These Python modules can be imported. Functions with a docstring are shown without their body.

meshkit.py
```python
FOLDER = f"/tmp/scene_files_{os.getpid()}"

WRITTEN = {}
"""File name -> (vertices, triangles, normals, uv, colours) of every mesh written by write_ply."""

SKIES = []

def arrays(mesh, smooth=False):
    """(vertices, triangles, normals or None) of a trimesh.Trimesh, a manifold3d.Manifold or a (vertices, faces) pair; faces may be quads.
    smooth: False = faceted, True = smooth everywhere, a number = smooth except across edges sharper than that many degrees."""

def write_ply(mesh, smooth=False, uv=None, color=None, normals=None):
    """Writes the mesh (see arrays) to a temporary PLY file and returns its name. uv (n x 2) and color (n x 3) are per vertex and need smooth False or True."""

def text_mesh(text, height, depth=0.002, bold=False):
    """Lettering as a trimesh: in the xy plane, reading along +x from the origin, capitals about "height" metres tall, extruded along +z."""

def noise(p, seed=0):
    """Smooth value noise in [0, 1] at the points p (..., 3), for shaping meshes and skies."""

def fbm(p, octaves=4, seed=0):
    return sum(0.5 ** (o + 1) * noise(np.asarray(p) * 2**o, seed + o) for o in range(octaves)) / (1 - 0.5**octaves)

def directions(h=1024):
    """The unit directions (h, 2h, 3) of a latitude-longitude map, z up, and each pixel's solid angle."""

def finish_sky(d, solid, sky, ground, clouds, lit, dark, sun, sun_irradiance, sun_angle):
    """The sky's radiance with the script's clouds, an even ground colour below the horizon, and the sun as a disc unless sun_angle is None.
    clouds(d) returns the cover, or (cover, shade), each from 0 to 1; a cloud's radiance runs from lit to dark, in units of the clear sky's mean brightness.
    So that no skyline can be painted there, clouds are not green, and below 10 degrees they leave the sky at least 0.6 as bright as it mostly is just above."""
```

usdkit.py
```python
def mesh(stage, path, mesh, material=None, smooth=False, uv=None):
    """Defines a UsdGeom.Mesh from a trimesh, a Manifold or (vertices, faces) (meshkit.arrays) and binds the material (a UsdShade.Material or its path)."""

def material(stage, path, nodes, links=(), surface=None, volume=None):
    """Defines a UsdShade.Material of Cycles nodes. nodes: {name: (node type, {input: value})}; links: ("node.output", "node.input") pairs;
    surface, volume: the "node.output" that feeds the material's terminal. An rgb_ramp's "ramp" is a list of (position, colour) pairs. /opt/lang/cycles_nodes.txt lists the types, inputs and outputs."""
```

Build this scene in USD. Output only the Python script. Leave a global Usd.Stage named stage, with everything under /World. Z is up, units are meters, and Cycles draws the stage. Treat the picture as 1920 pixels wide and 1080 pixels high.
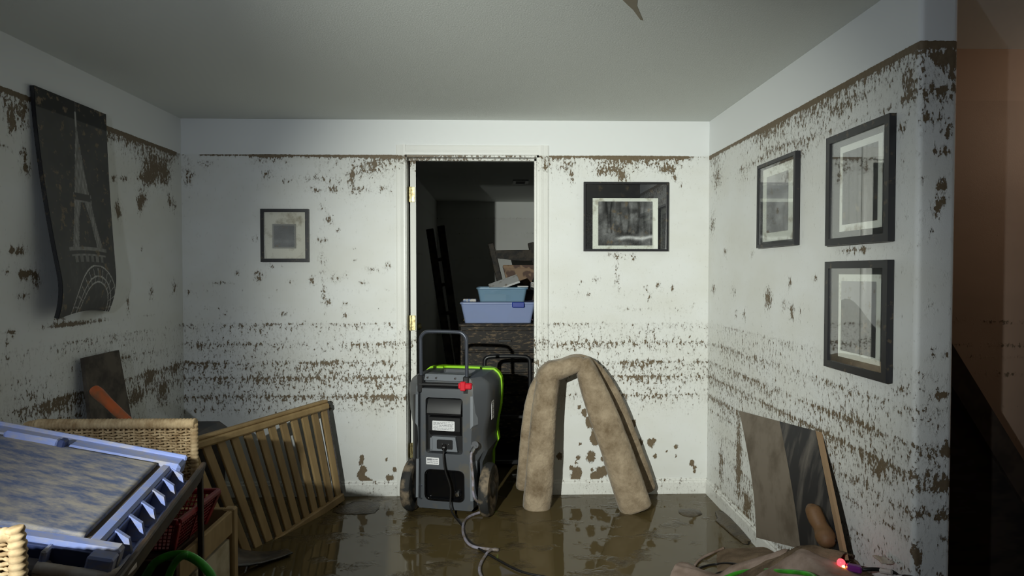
import math, numpy as np, trimesh, usdkit, meshkit
from pxr import Usd, UsdGeom, UsdLux, UsdShade, Gf, Sdf, Vt
from shapely.geometry import Polygon, box as sbox
stage = Usd.Stage.CreateInMemory()
UsdGeom.SetStageUpAxis(stage, 'Z'); UsdGeom.SetStageMetersPerUnit(stage, 1.0)
UsdGeom.Xform.Define(stage, '/World'); UsdGeom.Scope.Define(stage, '/World/Looks')
T_ = Sdf.ValueTypeNames
# ------------------------------------------------------------------ camera
F = 1200.0                      # focal length in pixels of a 1920 px wide picture
EYE = np.array([0.0, 0.0, 1.335])
YAW, PITCH = math.atan(29 / F), math.atan(29 / F)
fw = np.array([math.sin(YAW) * math.cos(PITCH), math.cos(YAW) * math.cos(PITCH), -math.sin(PITCH)])
rt = np.array([math.cos(YAW), -math.sin(YAW), 0.0]); up = np.cross(rt, fw)
cam = UsdGeom.Camera.Define(stage, '/World/camera')
cam.CreateHorizontalApertureAttr(36.0); cam.CreateFocalLengthAttr(36.0 * F / 1920); cam.CreateClippingRangeAttr((0.05, 100.0))
M = np.eye(4); M[0, :3], M[1, :3], M[2, :3], M[3, :3] = rt, up, -fw, EYE
UsdGeom.Xformable(cam).AddTransformOp().Set(Gf.Matrix4d(*M.ravel().tolist()))
cam.CreateExposureAttr(0.0)
# ------------------------------------------------------------------ light: one hand lamp left of the camera, its beam on the wall right of the door
LAMP = (-0.95, -0.30, 1.66)
def lamp(name, target, power, color, angle=None, soft=1.0, radius=0.018, focus=None):
    l = UsdLux.SphereLight.Define(stage, '/World/' + name)
    l.CreateRadiusAttr(radius); l.CreateIntensityAttr(power); l.CreateColorAttr(Gf.Vec3f(*color)); l.CreateNormalizeAttr(True)
    z = np.array(LAMP) - np.array(target); z = z / np.linalg.norm(z); x = np.cross([0, 0, 1], z); x /= np.linalg.norm(x); y = np.cross(z, x)
    m = np.eye(4); m[0, :3], m[1, :3], m[2, :3], m[3, :3] = x, y, z, LAMP
    UsdGeom.Xformable(l).AddTransformOp().Set(Gf.Matrix4d(*m.ravel().tolist()))
    if angle:
        s = UsdLux.ShapingAPI.Apply(l.GetPrim()); s.CreateShapingConeAngleAttr(angle); s.CreateShapingConeSoftnessAttr(soft)
    return l
lamp('lamp_beam', (0.50, 3.82, 1.04), 185.0, (0.97, 1.0, 0.89), 29, 1.0)
lamp('lamp_halo', (0.30, 3.82, 1.15), 25.0, (0.89, 0.97, 1.0), 42, 1.0)
lamp('lamp_spill', (0.40, 3.82, 1.0), 10.5, (0.72, 0.83, 1.0), 54, 1.0)
lamp('lamp_stray', (0.25, 3.82, 1.0), 1.2, (0.72, 0.83, 1.0))
hg = UsdLux.SphereLight.Define(stage, '/World/hall_fill'); hg.CreateRadiusAttr(.06); hg.CreateIntensityAttr(1.0); hg.CreateNormalizeAttr(True); hg.CreateColorAttr(Gf.Vec3f(1.0, .80, .64)); UsdGeom.Xformable(hg).AddTranslateOp().Set(Gf.Vec3d(2.62, 2.05, 2.0))  # unseen warm light added to lift the dark hallway
# ------------------------------------------------------------------ helpers
def ray(px, py):
    return fw * F + rt * (px - 960) + up * (540 - py)
def on_y(px, py, Y): d = ray(px, py); return EYE + d * (Y - EYE[1]) / d[1]
def on_x(px, py, X): d = ray(px, py); return EYE + d * (X - EYE[0]) / d[0]
def on_z(px, py, Z=0.0): d = ray(px, py); return EYE + d * (Z - EYE[2]) / d[2]
def C(r, g, b): return tuple(((v / 255) / 12.92 if v < 10 else ((v / 255 + .055) / 1.055) ** 2.4) for v in (r, g, b))
YB, H = 3.82, 1.335
XL, XR = on_y(341, 420, YB)[0], on_y(1329, 420, YB)[0]
ZC = on_y(840, 225, YB)[2]; YE = on_x(1722, 300, XR)[1]; WT = 0.117
ZF = 2.03                        # the flood line

names = {}
def uniq(parent, name):
    k = (parent, name); n = names.get(k, 0); names[k] = n + 1
    return f'{parent}/{name}' + (f'_{n:03d}' if n else '')
def thing(name, label, cat, loc=(0, 0, 0), rotz=0.0, group=None):
    x = UsdGeom.Xform.Define(stage, uniq('/World', name)); x.AddTranslateOp().Set(Gf.Vec3d(*map(float, loc)))
    if rotz: x.AddRotateZOp().Set(rotz)
    p = x.GetPrim(); p.SetCustomDataByKey('label', label); p.SetCustomDataByKey('category', cat)
    if group: p.SetCustomDataByKey('group', group)
    origin[str(p.GetPath())] = np.array(loc, float) if not rotz else None
    return str(p.GetPath())
origin = {}
def part(parent, name, mesh, m, label=None, smooth=False, kind=None, local=False, prim=None):
    """One mesh under a thing or a part. Shapes given in world metres are moved to the thing's own origin."""
    root = '/'.join(parent.split('/')[:3])
    if isinstance(mesh, list): mesh = cat(mesh)
    if not local and origin.get(root) is not None:
        mesh = mesh.copy(); mesh.apply_translation(-origin[root])
    path = uniq(parent, name)
    u = usdkit.mesh(stage, path, mesh, m, smooth=smooth)
    if label: u.GetPrim().SetCustomDataByKey('label', label)
    if kind: u.GetPrim().SetCustomDataByKey('kind', kind)
    if prim: put_primvars(u, prim)
    return path
def put_primvars(u, prim):
    for k, v in prim.items():
        v = np.asarray(v, np.float32); pv = UsdGeom.PrimvarsAPI(u)
        if v.ndim == 1: pv.CreatePrimvar(k, T_.FloatArray, 'vertex').Set(Vt.FloatArray.FromNumpy(v))
        else: pv.CreatePrimvar(k, T_.Color3fArray, 'vertex').Set(Vt.Vec3fArray.FromNumpy(v))
def struct(name, mesh, m, label, smooth=False, prim=None, parent='/World', kind='structure'):
    if isinstance(mesh, list): mesh = cat(mesh)
    u = usdkit.mesh(stage, uniq(parent, name), mesh, m, smooth=smooth)
    if kind: u.GetPrim().SetCustomDataByKey('kind', kind)
    if label: u.GetPrim().SetCustomDataByKey('label', label)
    if prim: put_primvars(u, prim)
    return str(u.GetPath())
cat = trimesh.util.concatenate
def cbox(lo, hi, c=0.002):
    lo, hi = np.minimum(lo, hi).astype(float), np.maximum(lo, hi).astype(float); c = min(c, .45 * (hi - lo).min()); P = []
    for k in range(3):
        for s in np.ndindex(2, 2, 2):
            p = np.where(s, hi, lo).astype(float)
            for j in range(3):
                if j != k: p[j] += -c if s[j] else c
            P.append(p)
    return trimesh.convex.convex_hull(np.array(P))
def hull(P): return trimesh.convex.convex_hull(np.array(P, float))
def rot(m, deg, axis=(0, 0, 1), at=(0, 0, 0)):
    m = m.copy(); m.apply_transform(trimesh.transformations.rotation_matrix(math.radians(deg), axis, at)); return m
def mv(m, *d): m = m.copy(); m.apply_translation(d); return m
def bar(p, q, w, h, upv=(0, 0, 1), c=0.002):
    """A chamfered bar from p to q, w wide across and h thick along upv."""
    p, q = np.array(p, float), np.array(q, float); t = q - p; L = np.linalg.norm(t); t = t / L
    n = np.array(upv, float); n = n - t * n.dot(t); n /= np.linalg.norm(n); b = np.cross(n, t)
    m = cbox((0, -w / 2, -h / 2), (L, w / 2, h / 2), c); A = np.eye(4); A[:3, 0], A[:3, 1], A[:3, 2], A[:3, 3] = t, b, n, p
    m.apply_transform(A); return m
def smooth_path(P, k=3, closed=False):
    P = np.array(P, float)
    for _ in range(k):
        a, b = .75 * P[:-1] + .25 * P[1:], .25 * P[:-1] + .75 * P[1:]
        P = np.vstack([P[:1], np.stack([a, b], 1).reshape(-1, P.shape[1]), P[-1:]])
    return P
def spline(P, n=60):
    from scipy.interpolate import CubicSpline
    P = np.array(P, float); s = np.r_[0, np.cumsum(np.linalg.norm(np.diff(P, axis=0), axis=1) ** .5)]
    return CubicSpline(s, P)(np.linspace(0, s[-1], n))
def tube(P, r, n=8, caps=True):
    P = np.array(P, float); N = len(P); r = np.broadcast_to(r, (N,))
    t = np.gradient(P, axis=0); t /= np.linalg.norm(t, axis=1)[:, None]
    a = np.array([0, 0, 1.0]) if abs(t[0, 2]) < .9 else np.array([1.0, 0, 0]); V = []
    for i in range(N):
        a = a - t[i] * a.dot(t[i]); a /= np.linalg.norm(a); b = np.cross(t[i], a)
        th = np.arange(n) / n * 2 * math.pi
        V.append(P[i] + r[i] * (np.cos(th)[:, None] * a + np.sin(th)[:, None] * b))
    V = np.vstack(V); I = np.arange(N - 1)[:, None] * n; j = np.arange(n)[None]; k = (j + 1) % n
    q = np.stack([I + j, I + k, I + n + k, I + n + j], -1).reshape(-1, 4)
    f = np.vstack([q[:, [0, 1, 2]], q[:, [0, 2, 3]]])
    if caps:
        V = np.vstack([V, P[0], P[-1]]); e = len(V) - 2; j = np.arange(n); k = (j + 1) % n
        f = np.vstack([f, np.stack([np.full(n, e), k, j], 1), np.stack([np.full(n, e + 1), (N - 1) * n + j, (N - 1) * n + k], 1)])
    return trimesh.Trimesh(V, f, process=False)
def loft(rings, caps=True):
    """rings: list of (n x 3) loops of equal count, bottom to top."""
    N, n = len(rings), len(rings[0]); V = np.vstack(rings); I = np.arange(N - 1)[:, None] * n; j = np.arange(n)[None]; k = (j + 1) % n
    q = np.stack([I + j, I + k, I + n + k, I + n + j], -1).reshape(-1, 4); f = np.vstack([q[:, [0, 1, 2]], q[:, [0, 2, 3]]])
    if caps:
        V = np.vstack([V, rings[0].mean(0), rings[-1].mean(0)]); e = len(V) - 2; j = np.arange(n); k = (j + 1) % n
        f = np.vstack([f, np.stack([np.full(n, e), k, j], 1), np.stack([np.full(n, e + 1), (N - 1) * n + j, (N - 1) * n + k], 1)])
    return trimesh.Trimesh(V, f, process=False)
def extrude(poly, depth): return trimesh.creation.extrude_polygon(poly, depth, engine='earcut')
def rrect(x0, y0, x1, y1, r=.01): return sbox(x0 + r, y0 + r, x1 - r, y1 - r).buffer(r, quad_segs=4)
def plate(poly, y0, y1):
    """A polygon drawn in x-z, standing between the depths y0 and y1."""
    m = extrude(poly, abs(y1 - y0)); m.apply_transform(np.array([[1, 0, 0, 0], [0, 0, -1, max(y0, y1)], [0, 1, 0, 0], [0, 0, 0, 1.0]])); return m
def grid(nu, nv, fn):
    u, v = np.meshgrid(np.linspace(0, 1, nu), np.linspace(0, 1, nv), indexing='ij'); V = fn(u.ravel(), v.ravel())
    i = (np.arange(nu - 1)[:, None] * nv + np.arange(nv - 1)[None]).ravel()
    return trimesh.Trimesh(V, np.vstack([np.stack([i, i + nv, i + nv + 1], 1), np.stack([i, i + nv + 1, i + 1], 1)]), process=False)
def sheet(top, nu, nv, th):
    """A closed thin sheet: fn top(u,v) -> points, thickened by th along its normals."""
    a = grid(nu, nv, top); n = a.vertex_normals; b = a.copy(); b.vertices = a.vertices - n * th; b.invert()
    e = [np.arange(nu) * nv, (nu - 1) * nv + np.arange(nv), (np.arange(nu) * nv + nv - 1)[::-1], np.arange(nv)[::-1]]
    e = np.concatenate([x[:-1] for x in e]); k = np.roll(e, -1); N = len(a.vertices)
    s = np.vstack([np.stack([e, e + N, k + N], 1), np.stack([e, k + N, k], 1)])
    m = trimesh.Trimesh(np.vstack([a.vertices, b.vertices]), np.vstack([a.faces, b.faces + N, s]), process=False); m.fix_normals(); return m
def fb(*c, s=1.0, seed=0, o=4):
    c = np.broadcast_arrays(*c); c = [x for x in c] + [np.zeros_like(c[0])] * (3 - len(c))
    return meshkit.fbm(np.stack(c, -1) * s + 31.7, o, seed)
# ------------------------------------------------------------------ materials
def L(n): return '/World/Looks/' + n
def mat(name, col, rough=.6, spec=.35, col2=None, scale=20, lo=.42, hi=.62, detail=5, stretch=(1, 1, 1), bump=0, bscale=60, metal=0, coat=0, rough2=None, sheen=0, trans=0, nrough=.6, ior=1.5):
    n = {'p': ('principled_bsdf', dict(base_color=col, roughness=rough, specular_ior_level=spec, metallic=metal, coat_weight=coat, sheen_weight=sheen, transmission_weight=trans, ior=ior))}; l = []
    if col2 is not None or bump:
        n['g'] = ('geometry', {}); n['mp'] = ('mapping', dict(scale=tuple(scale * s for s in stretch))); l += [('g.position', 'mp.vector')]
    if col2 is not None:
        n['n'] = ('noise_texture', dict(scale=1.0, detail=detail, roughness=nrough)); n['r'] = ('map_range', dict(from_min=lo, from_max=hi, clamp=True))
        n['m'] = ('mix_color', dict(a=col, b=col2)); l += [('mp.vector', 'n.vector'), ('n.fac', 'r.value'), ('r.result', 'm.fac'), ('m.result', 'p.base_color')]
        if rough2 is not None:
            n['rr'] = ('mix_float', dict(a=rough, b=rough2)); l += [('r.result', 'rr.fac'), ('rr.result', 'p.roughness')]
    if bump:
        n['bn'] = ('noise_texture', dict(scale=float(bscale), detail=4.0)); n['b'] = ('bump', dict(strength=1.0, distance=bump)); l += [('g.position', 'bn.vector'), ('bn.fac', 'b.height'), ('b.normal', 'p.normal')]
    usdkit.material(stage, L(name), n, l, surface='p.BSDF'); return L(name)
MUD = C(122, 106, 84)
def wall_mat(name, clean, film, mudc=MUD, rough=.55):
    """Painted plasterboard; primvar «mud» says how thick the flood left its silt there, noise breaks it into flakes."""
    n = {'g': ('geometry', {}), 'a': ('attribute', dict(attribute='mud')), 's': ('separate_xyz', {}),
         'm1': ('mapping', dict(scale=(62, 62, 28))), 'n1': ('noise_texture', dict(scale=1.0, detail=4.0, roughness=.62, distortion=.35)),
         'm2': ('mapping', dict(scale=(130, 130, 85))), 'n2': ('noise_texture', dict(scale=1.0, detail=3.0, roughness=.6)),
         'x': ('mix_float', dict(fac=.44)), 'add': ('math', dict(math_type='add')),
         'k': ('map_range', dict(from_min=.49, from_max=.535, clamp=True)), 'k2': ('map_range', dict(from_min=.40, from_max=.52, to_max=.22, clamp=True)), 'mx': ('math', dict(math_type='maximum')),
         'wl': ('map_range', dict(from_min=ZF + .003, from_max=ZF - .003, clamp=True)),
         'm3': ('mapping', dict(scale=(3, 3, 5))), 'n3': ('noise_texture', dict(scale=1.0, detail=4.0)), 'f': ('map_range', dict(from_min=.35, from_max=.7, to_min=.35, to_max=1.0, clamp=True)), 'fm': ('math', dict(math_type='multiply')),
         'c0': ('mix_color', dict(a=clean, b=film)), 'mc': ('mix_color', dict(a=mudc, b=tuple(.55 * v for v in mudc))), 'c1': ('mix_color', {}),
         'n4': ('noise_texture', dict(scale=240.0, detail=2.0)), 'hb': ('math', dict(math_type='multiply_add', value2=.12)), 'b': ('bump', dict(strength=.8, distance=.003)),
         'p': ('principled_bsdf', dict(roughness=rough, specular_ior_level=.3))}
    l = [('g.position', 'm1.vector'), ('m1.vector', 'n1.vector'), ('g.position', 'm2.vector'), ('m2.vector', 'n2.vector'), ('n1.fac', 'x.a'), ('n2.fac', 'x.b'), ('x.result', 'add.value1'), ('a.fac', 'add.value2'),
         ('add.value', 'k.value'), ('add.value', 'k2.value'), ('k.result', 'mx.value1'), ('k2.result', 'mx.value2'), ('g.position', 's.vector'), ('s.z', 'wl.value'), ('g.position', 'm3.vector'), ('m3.vector', 'n3.vector'), ('n3.fac', 'f.value'),
         ('f.result', 'fm.value1'), ('wl.result', 'fm.value2'), ('fm.value', 'c0.fac'), ('c0.result', 'c1.a'), ('n2.fac', 'mc.fac'), ('mc.result', 'c1.b'), ('mx.value', 'c1.fac'), ('c1.result', 'p.base_color'),
         ('g.position', 'n4.vector'), ('n4.fac', 'hb.value1'), ('mx.value', 'hb.value3'), ('hb.value', 'b.height'), ('b.normal', 'p.normal')]
    usdkit.material(stage, L(name), n, l, surface='p.BSDF'); return L(name)
WALL = wall_mat('wall_paint', (.735, .75, .75), (.66, .66, .62))
TRIM = wall_mat('trim_paint', (.76, .76, .735), (.68, .68, .64), rough=.35)
HALL = wall_mat('hall_paint', (.42, .30, .22), (.36, .26, .19))
FARW = wall_mat('back_room_paint', (.74, .75, .72), (.68, .68, .65))
CEIL = mat('ceiling_paint', (.70, .72, .69), .8, .2, bump=.0012, bscale=160)
def floor_mat():
    n = {'g': ('geometry', {}), 'm1': ('mapping', dict(scale=(5, 7, 5))), 'n1': ('noise_texture', dict(scale=1.0, detail=6.0, roughness=.62)), 'r1': ('map_range', dict(from_min=.55, from_max=.68, clamp=True)),
         'm': ('mix_color', dict(a=C(84, 72, 46), b=C(62, 52, 34))), 'rr': ('mix_float', dict(a=.045, b=.30)),
         'n2': ('noise_texture', dict(scale=7.0, detail=3.0)), 'h': ('math', dict(math_type='multiply_add', value2=.25)), 'b': ('bump', dict(strength=1.0, distance=.003)),
         'p': ('principled_bsdf', dict(specular_ior_level=.5, ior=1.36))}
    l = [('g.position', 'm1.vector'), ('m1.vector', 'n1.vector'), ('n1.fac', 'r1.value'), ('r1.result', 'm.fac'), ('m.result', 'p.base_color'), ('r1.result', 'rr.fac'), ('rr.result', 'p.roughness'),
         ('g.position', 'n2.vector'), ('n2.fac', 'h.value1'), ('r1.result', 'h.value3'), ('h.value', 'b.height'), ('b.normal', 'p.normal')]
    usdkit.material(stage, L('flooded_floor'), n, l, surface='p.BSDF'); return L('flooded_floor')
FLOOR = floor_mat()
def glass_mat():
    n = {'gg': ('geometry', {}), 'io': ('mix_float', dict(a=2.0, b=.5)), 'f': ('fresnel', {}), 't': ('transparent_bsdf', dict(color=(.99, .995, .99))), 'g': ('glossy_bsdf', dict(color=(1, 1, 1), roughness=0.0)), 'm': ('mix_closure', {})}
    usdkit.material(stage, L('picture_glass'), n, [('gg.backfacing', 'io.fac'), ('io.result', 'f.IOR'), ('f.fac', 'm.fac'), ('t.BSDF', 'm.closure1'), ('g.BSDF', 'm.closure2')], surface='m.closure'); return L('picture_glass')
GLASS = glass_mat()
def print_mat(name, rough=.6, muddy=.6, spec=.2):
    n = {'a': ('attribute', dict(attribute='tint')), 'g': ('geometry', {}), 'n': ('noise_texture', dict(scale=22.0, detail=5.0, roughness=.65)), 'r': ('map_range', dict(from_min=muddy, from_max=muddy + .07, to_max=.85, clamp=True)), 'm': ('mix_color', dict(b=MUD)),
         'p': ('principled_bsdf', dict(roughness=rough, specular_ior_level=spec))}
    usdkit.material(stage, L(name), n, [('a.color', 'm.a'), ('g.position', 'n.vector'), ('n.fac', 'r.value'), ('r.result', 'm.fac'), ('m.result', 'p.base_color')], surface='p.BSDF'); return L(name)
PRINT = print_mat('paper_print'); CANVAS = print_mat('canvas_print', .55, .58, .3)
BLACKF = mat('black_frame_paint', C(30, 30, 34), .35, .5, col2=C(74, 64, 50), scale=30, lo=.60, hi=.66)
MATW = mat('white_mat_board', C(236, 238, 230), .7, .2, col2=C(150, 140, 118), scale=14, lo=.56, hi=.72)
# ------------------------------------------------------------------ the silt on the walls
def z_of(py): return H + (511 - py) / F * YB
BANDS = [(545, .05, .02), (577, .07, .02), (607, .13, .045), (643, .13, .04), (678, .17, .06), (707, .12, .045), (742, .15, .03), (768, .07, .02)]
LOWB = [(800, .13, .04), (838, .15, .05), (868, .12, .04), (900, .16, .05), (930, .12, .04)]
def bands(u, z, rows, seed, gain=1.0):
    d = np.zeros_like(z)
    for i, (py, a, h) in enumerate(rows):
        z0 = z_of(py) + .012 * (fb(u, s=.8, seed=seed + i) - .5)
        t = z0 + .010 * (fb(u, s=14, seed=seed + 70 + i) - .5) - z; prof = np.where(t < 0, np.exp(t / .010), np.exp(-t / (2.0 * h)))
        line = np.exp(-(t / .006) ** 2) * .05 * np.clip(fb(u, s=3.1, seed=seed + 50 + i) * 3 - 1, 0, 1)
        d += gain * (.9 * a * prof + line) * np.clip(.55 + 1.9 * (fb(u, z * .6, s=2.6, seed=seed + 20 + i, o=5) - .32), 0, 1.35)
    return d
def blob(d, a, b, ca, cb, ra, rb, amp):
    d += .98 * amp * np.exp(-(((a - ca) / ra) ** 2 + ((b - cb) / rb) ** 2)); return d
def drops(d, a, b, ca, cb, r, amp=.5):
    q = np.sqrt((a - ca) ** 2 + ((b - cb) * .8) ** 2); d += amp * np.clip(1.25 - q / r, 0, 1); return d
def top_zone(u, z, strength, depth=.07, seed=5):
    t = ZF - z; return np.where(t < 0, -.5, 1.12 * strength * np.exp(-np.maximum(t, 0) / depth) * np.clip(.55 + 1.8 * (fb(u, z * .5, s=3.2, seed=seed) - .35), 0, 1.4))
def line(z, strength): return strength * np.exp(-((ZF - .006 - z) / .006) ** 2)
def bx(px): return on_y(px, 511, YB)[0]
def mud_back(p, ln=1.0):
    x, z = p[:, 0], p[:, 2]; d = -.195 + .035 * np.clip((1.07 - z) / .05, 0, 1) * np.clip((z - .50) / .06, 0, 1) + .12 * (fb(x, z, s=2.2, seed=3) - .5)
    st = np.interp(x, [bx(v) for v in (345, 360, 460, 490, 620, 770, 1000, 1080, 1110, 1270, 1290, 1325)], [.06, .02, .05, .30, .30, .30, .12, .14, .30, .30, .14, .0])
    d += top_zone(x, z, st); d += ln * line(z, np.interp(x, [bx(v) for v in (372, 380, 1285, 1300)], [0, .42, .42, .1]))
    d += bands(x, z, BANDS, 40, np.interp(x, [XL, bx(700), bx(1010), XR], [1.0, 1.05, .85, .85]))
    for px, py, rx, ry, a in ((353, 328, 12, 26, .22), (385, 308, 14, 8, .16), (500, 328, 10, 8, .2), (540, 340, 20, 5, .14), (600, 335, 40, 8, .14), (590, 358, 14, 9, .2), (625, 355, 16, 10, .2), (660, 340, 8, 30, .2), (690, 318, 25, 18, .16), (680, 357, 16, 8, .2), (720, 355, 14, 8, .18),
        (604, 388, 6, 10, .22), (617, 412, 10, 14, .22), (632, 435, 6, 10, .18), (600, 428, 6, 8, .16), (605, 448, 22, 5, .14), (600, 455, 14, 8, .14), (478, 448, 10, 10, .16), (445, 512, 8, 6, .2), (485, 518, 12, 12, .26), (508, 500, 8, 7, .2), (415, 530, 30, 4, .18), (548, 528, 10, 8, .16),
        (586, 525, 10, 12, .24), (606, 490, 9, 22, .2), (628, 522, 12, 12, .2), (650, 515, 5, 8, .2), (608, 545, 8, 26, .16), (615, 566, 10, 8, .22), (648, 570, 8, 5, .2), (646, 592, 6, 8, .22), (680, 530, 12, 6, .16), (700, 505, 18, 7, .18), (728, 497, 7, 12, .2), (665, 490, 4, 5, .2), (665, 467, 4, 4, .2), (535, 590, 14, 6, .18), (420, 590, 6, 4, .18), (353, 548, 4, 6, .2),
        (1060, 312, 22, 22, .16), (1072, 335, 6, 20, .16), (1130, 322, 20, 10, .2), (1165, 330, 14, 14, .2), (1250, 318, 18, 10, .2), (1265, 335, 6, 8, .2), (1278, 350, 5, 8, .18), (1291, 352, 6, 4, .18), (1024, 312, 8, 12, .2), (1085, 368, 5, 8, .14), (1084, 390, 4, 5, .16),
        (1150, 479, 40, 9, .17), (1188, 482, 6, 10, .18), (1158, 500, 7, 22, .16), (1155, 530, 7, 16, .17), (1117, 524, 9, 10, .2), (1090, 530, 8, 8, .17), (1104, 553, 8, 7, .18), (1083, 552, 4, 5, .18), (1212, 537, 5, 8, .2), (1234, 534, 5, 7, .22), (1217, 556, 5, 9, .22), (1260, 540, 4, 6, .2), (1300, 570, 4, 6, .14), (1190, 580, 40, 4, .12),
        (1115, 640, 50, 12, .05), (1210, 640, 50, 14, .06)):
        c = on_y(px, py, YB); d = blob(d, x, z, c[0], c[2], rx / F * YB, ry / F * YB, a)
    for px, py, r in ((1086, 763, 3), (1095, 773, 5), (1097, 779, 3), (1108, 792, 10), (1105, 789, 6), (1122, 800, 4), (1112, 812, 4), (1117, 826, 8), (1110, 822, 5), (1128, 820, 6), (1088, 832, 3), (1049, 855, 6), (1084, 858, 4), (1080, 868, 3), (1108, 856, 9), (1071, 877, 4), (1136, 861, 3), (1130, 860, 4), (1080, 893, 9), (1083, 884, 8), (1076, 904, 7),
        (1112, 893, 6), (1124, 887, 9), (1135, 882, 8), (1141, 878, 5), (1117, 896, 6), (1110, 880, 3), (1145, 920, 7), (1187, 794, 6), (1190, 820, 5), (1199, 829, 6), (1220, 830, 7), (1227, 826, 3), (1268, 837, 4), (1250, 846, 2), (1297, 868, 5), (1303, 876, 3), (1302, 884, 3), (1278, 899, 2), (1289, 900, 2), (1268, 855, 2), (1228, 855, 4),
        (678, 858, 5), (677, 868, 4), (679, 882, 6), (683, 880, 5), (676, 892, 6), (680, 897, 5), (687, 898, 4), (728, 896, 5), (735, 896, 4), (693, 901, 4), (740, 880, 4), (725, 862, 3)):
        c = on_y(px, py, YB); d = drops(d, x, z, c[0], c[2], r / F * YB * 1.15)
    return d
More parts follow.
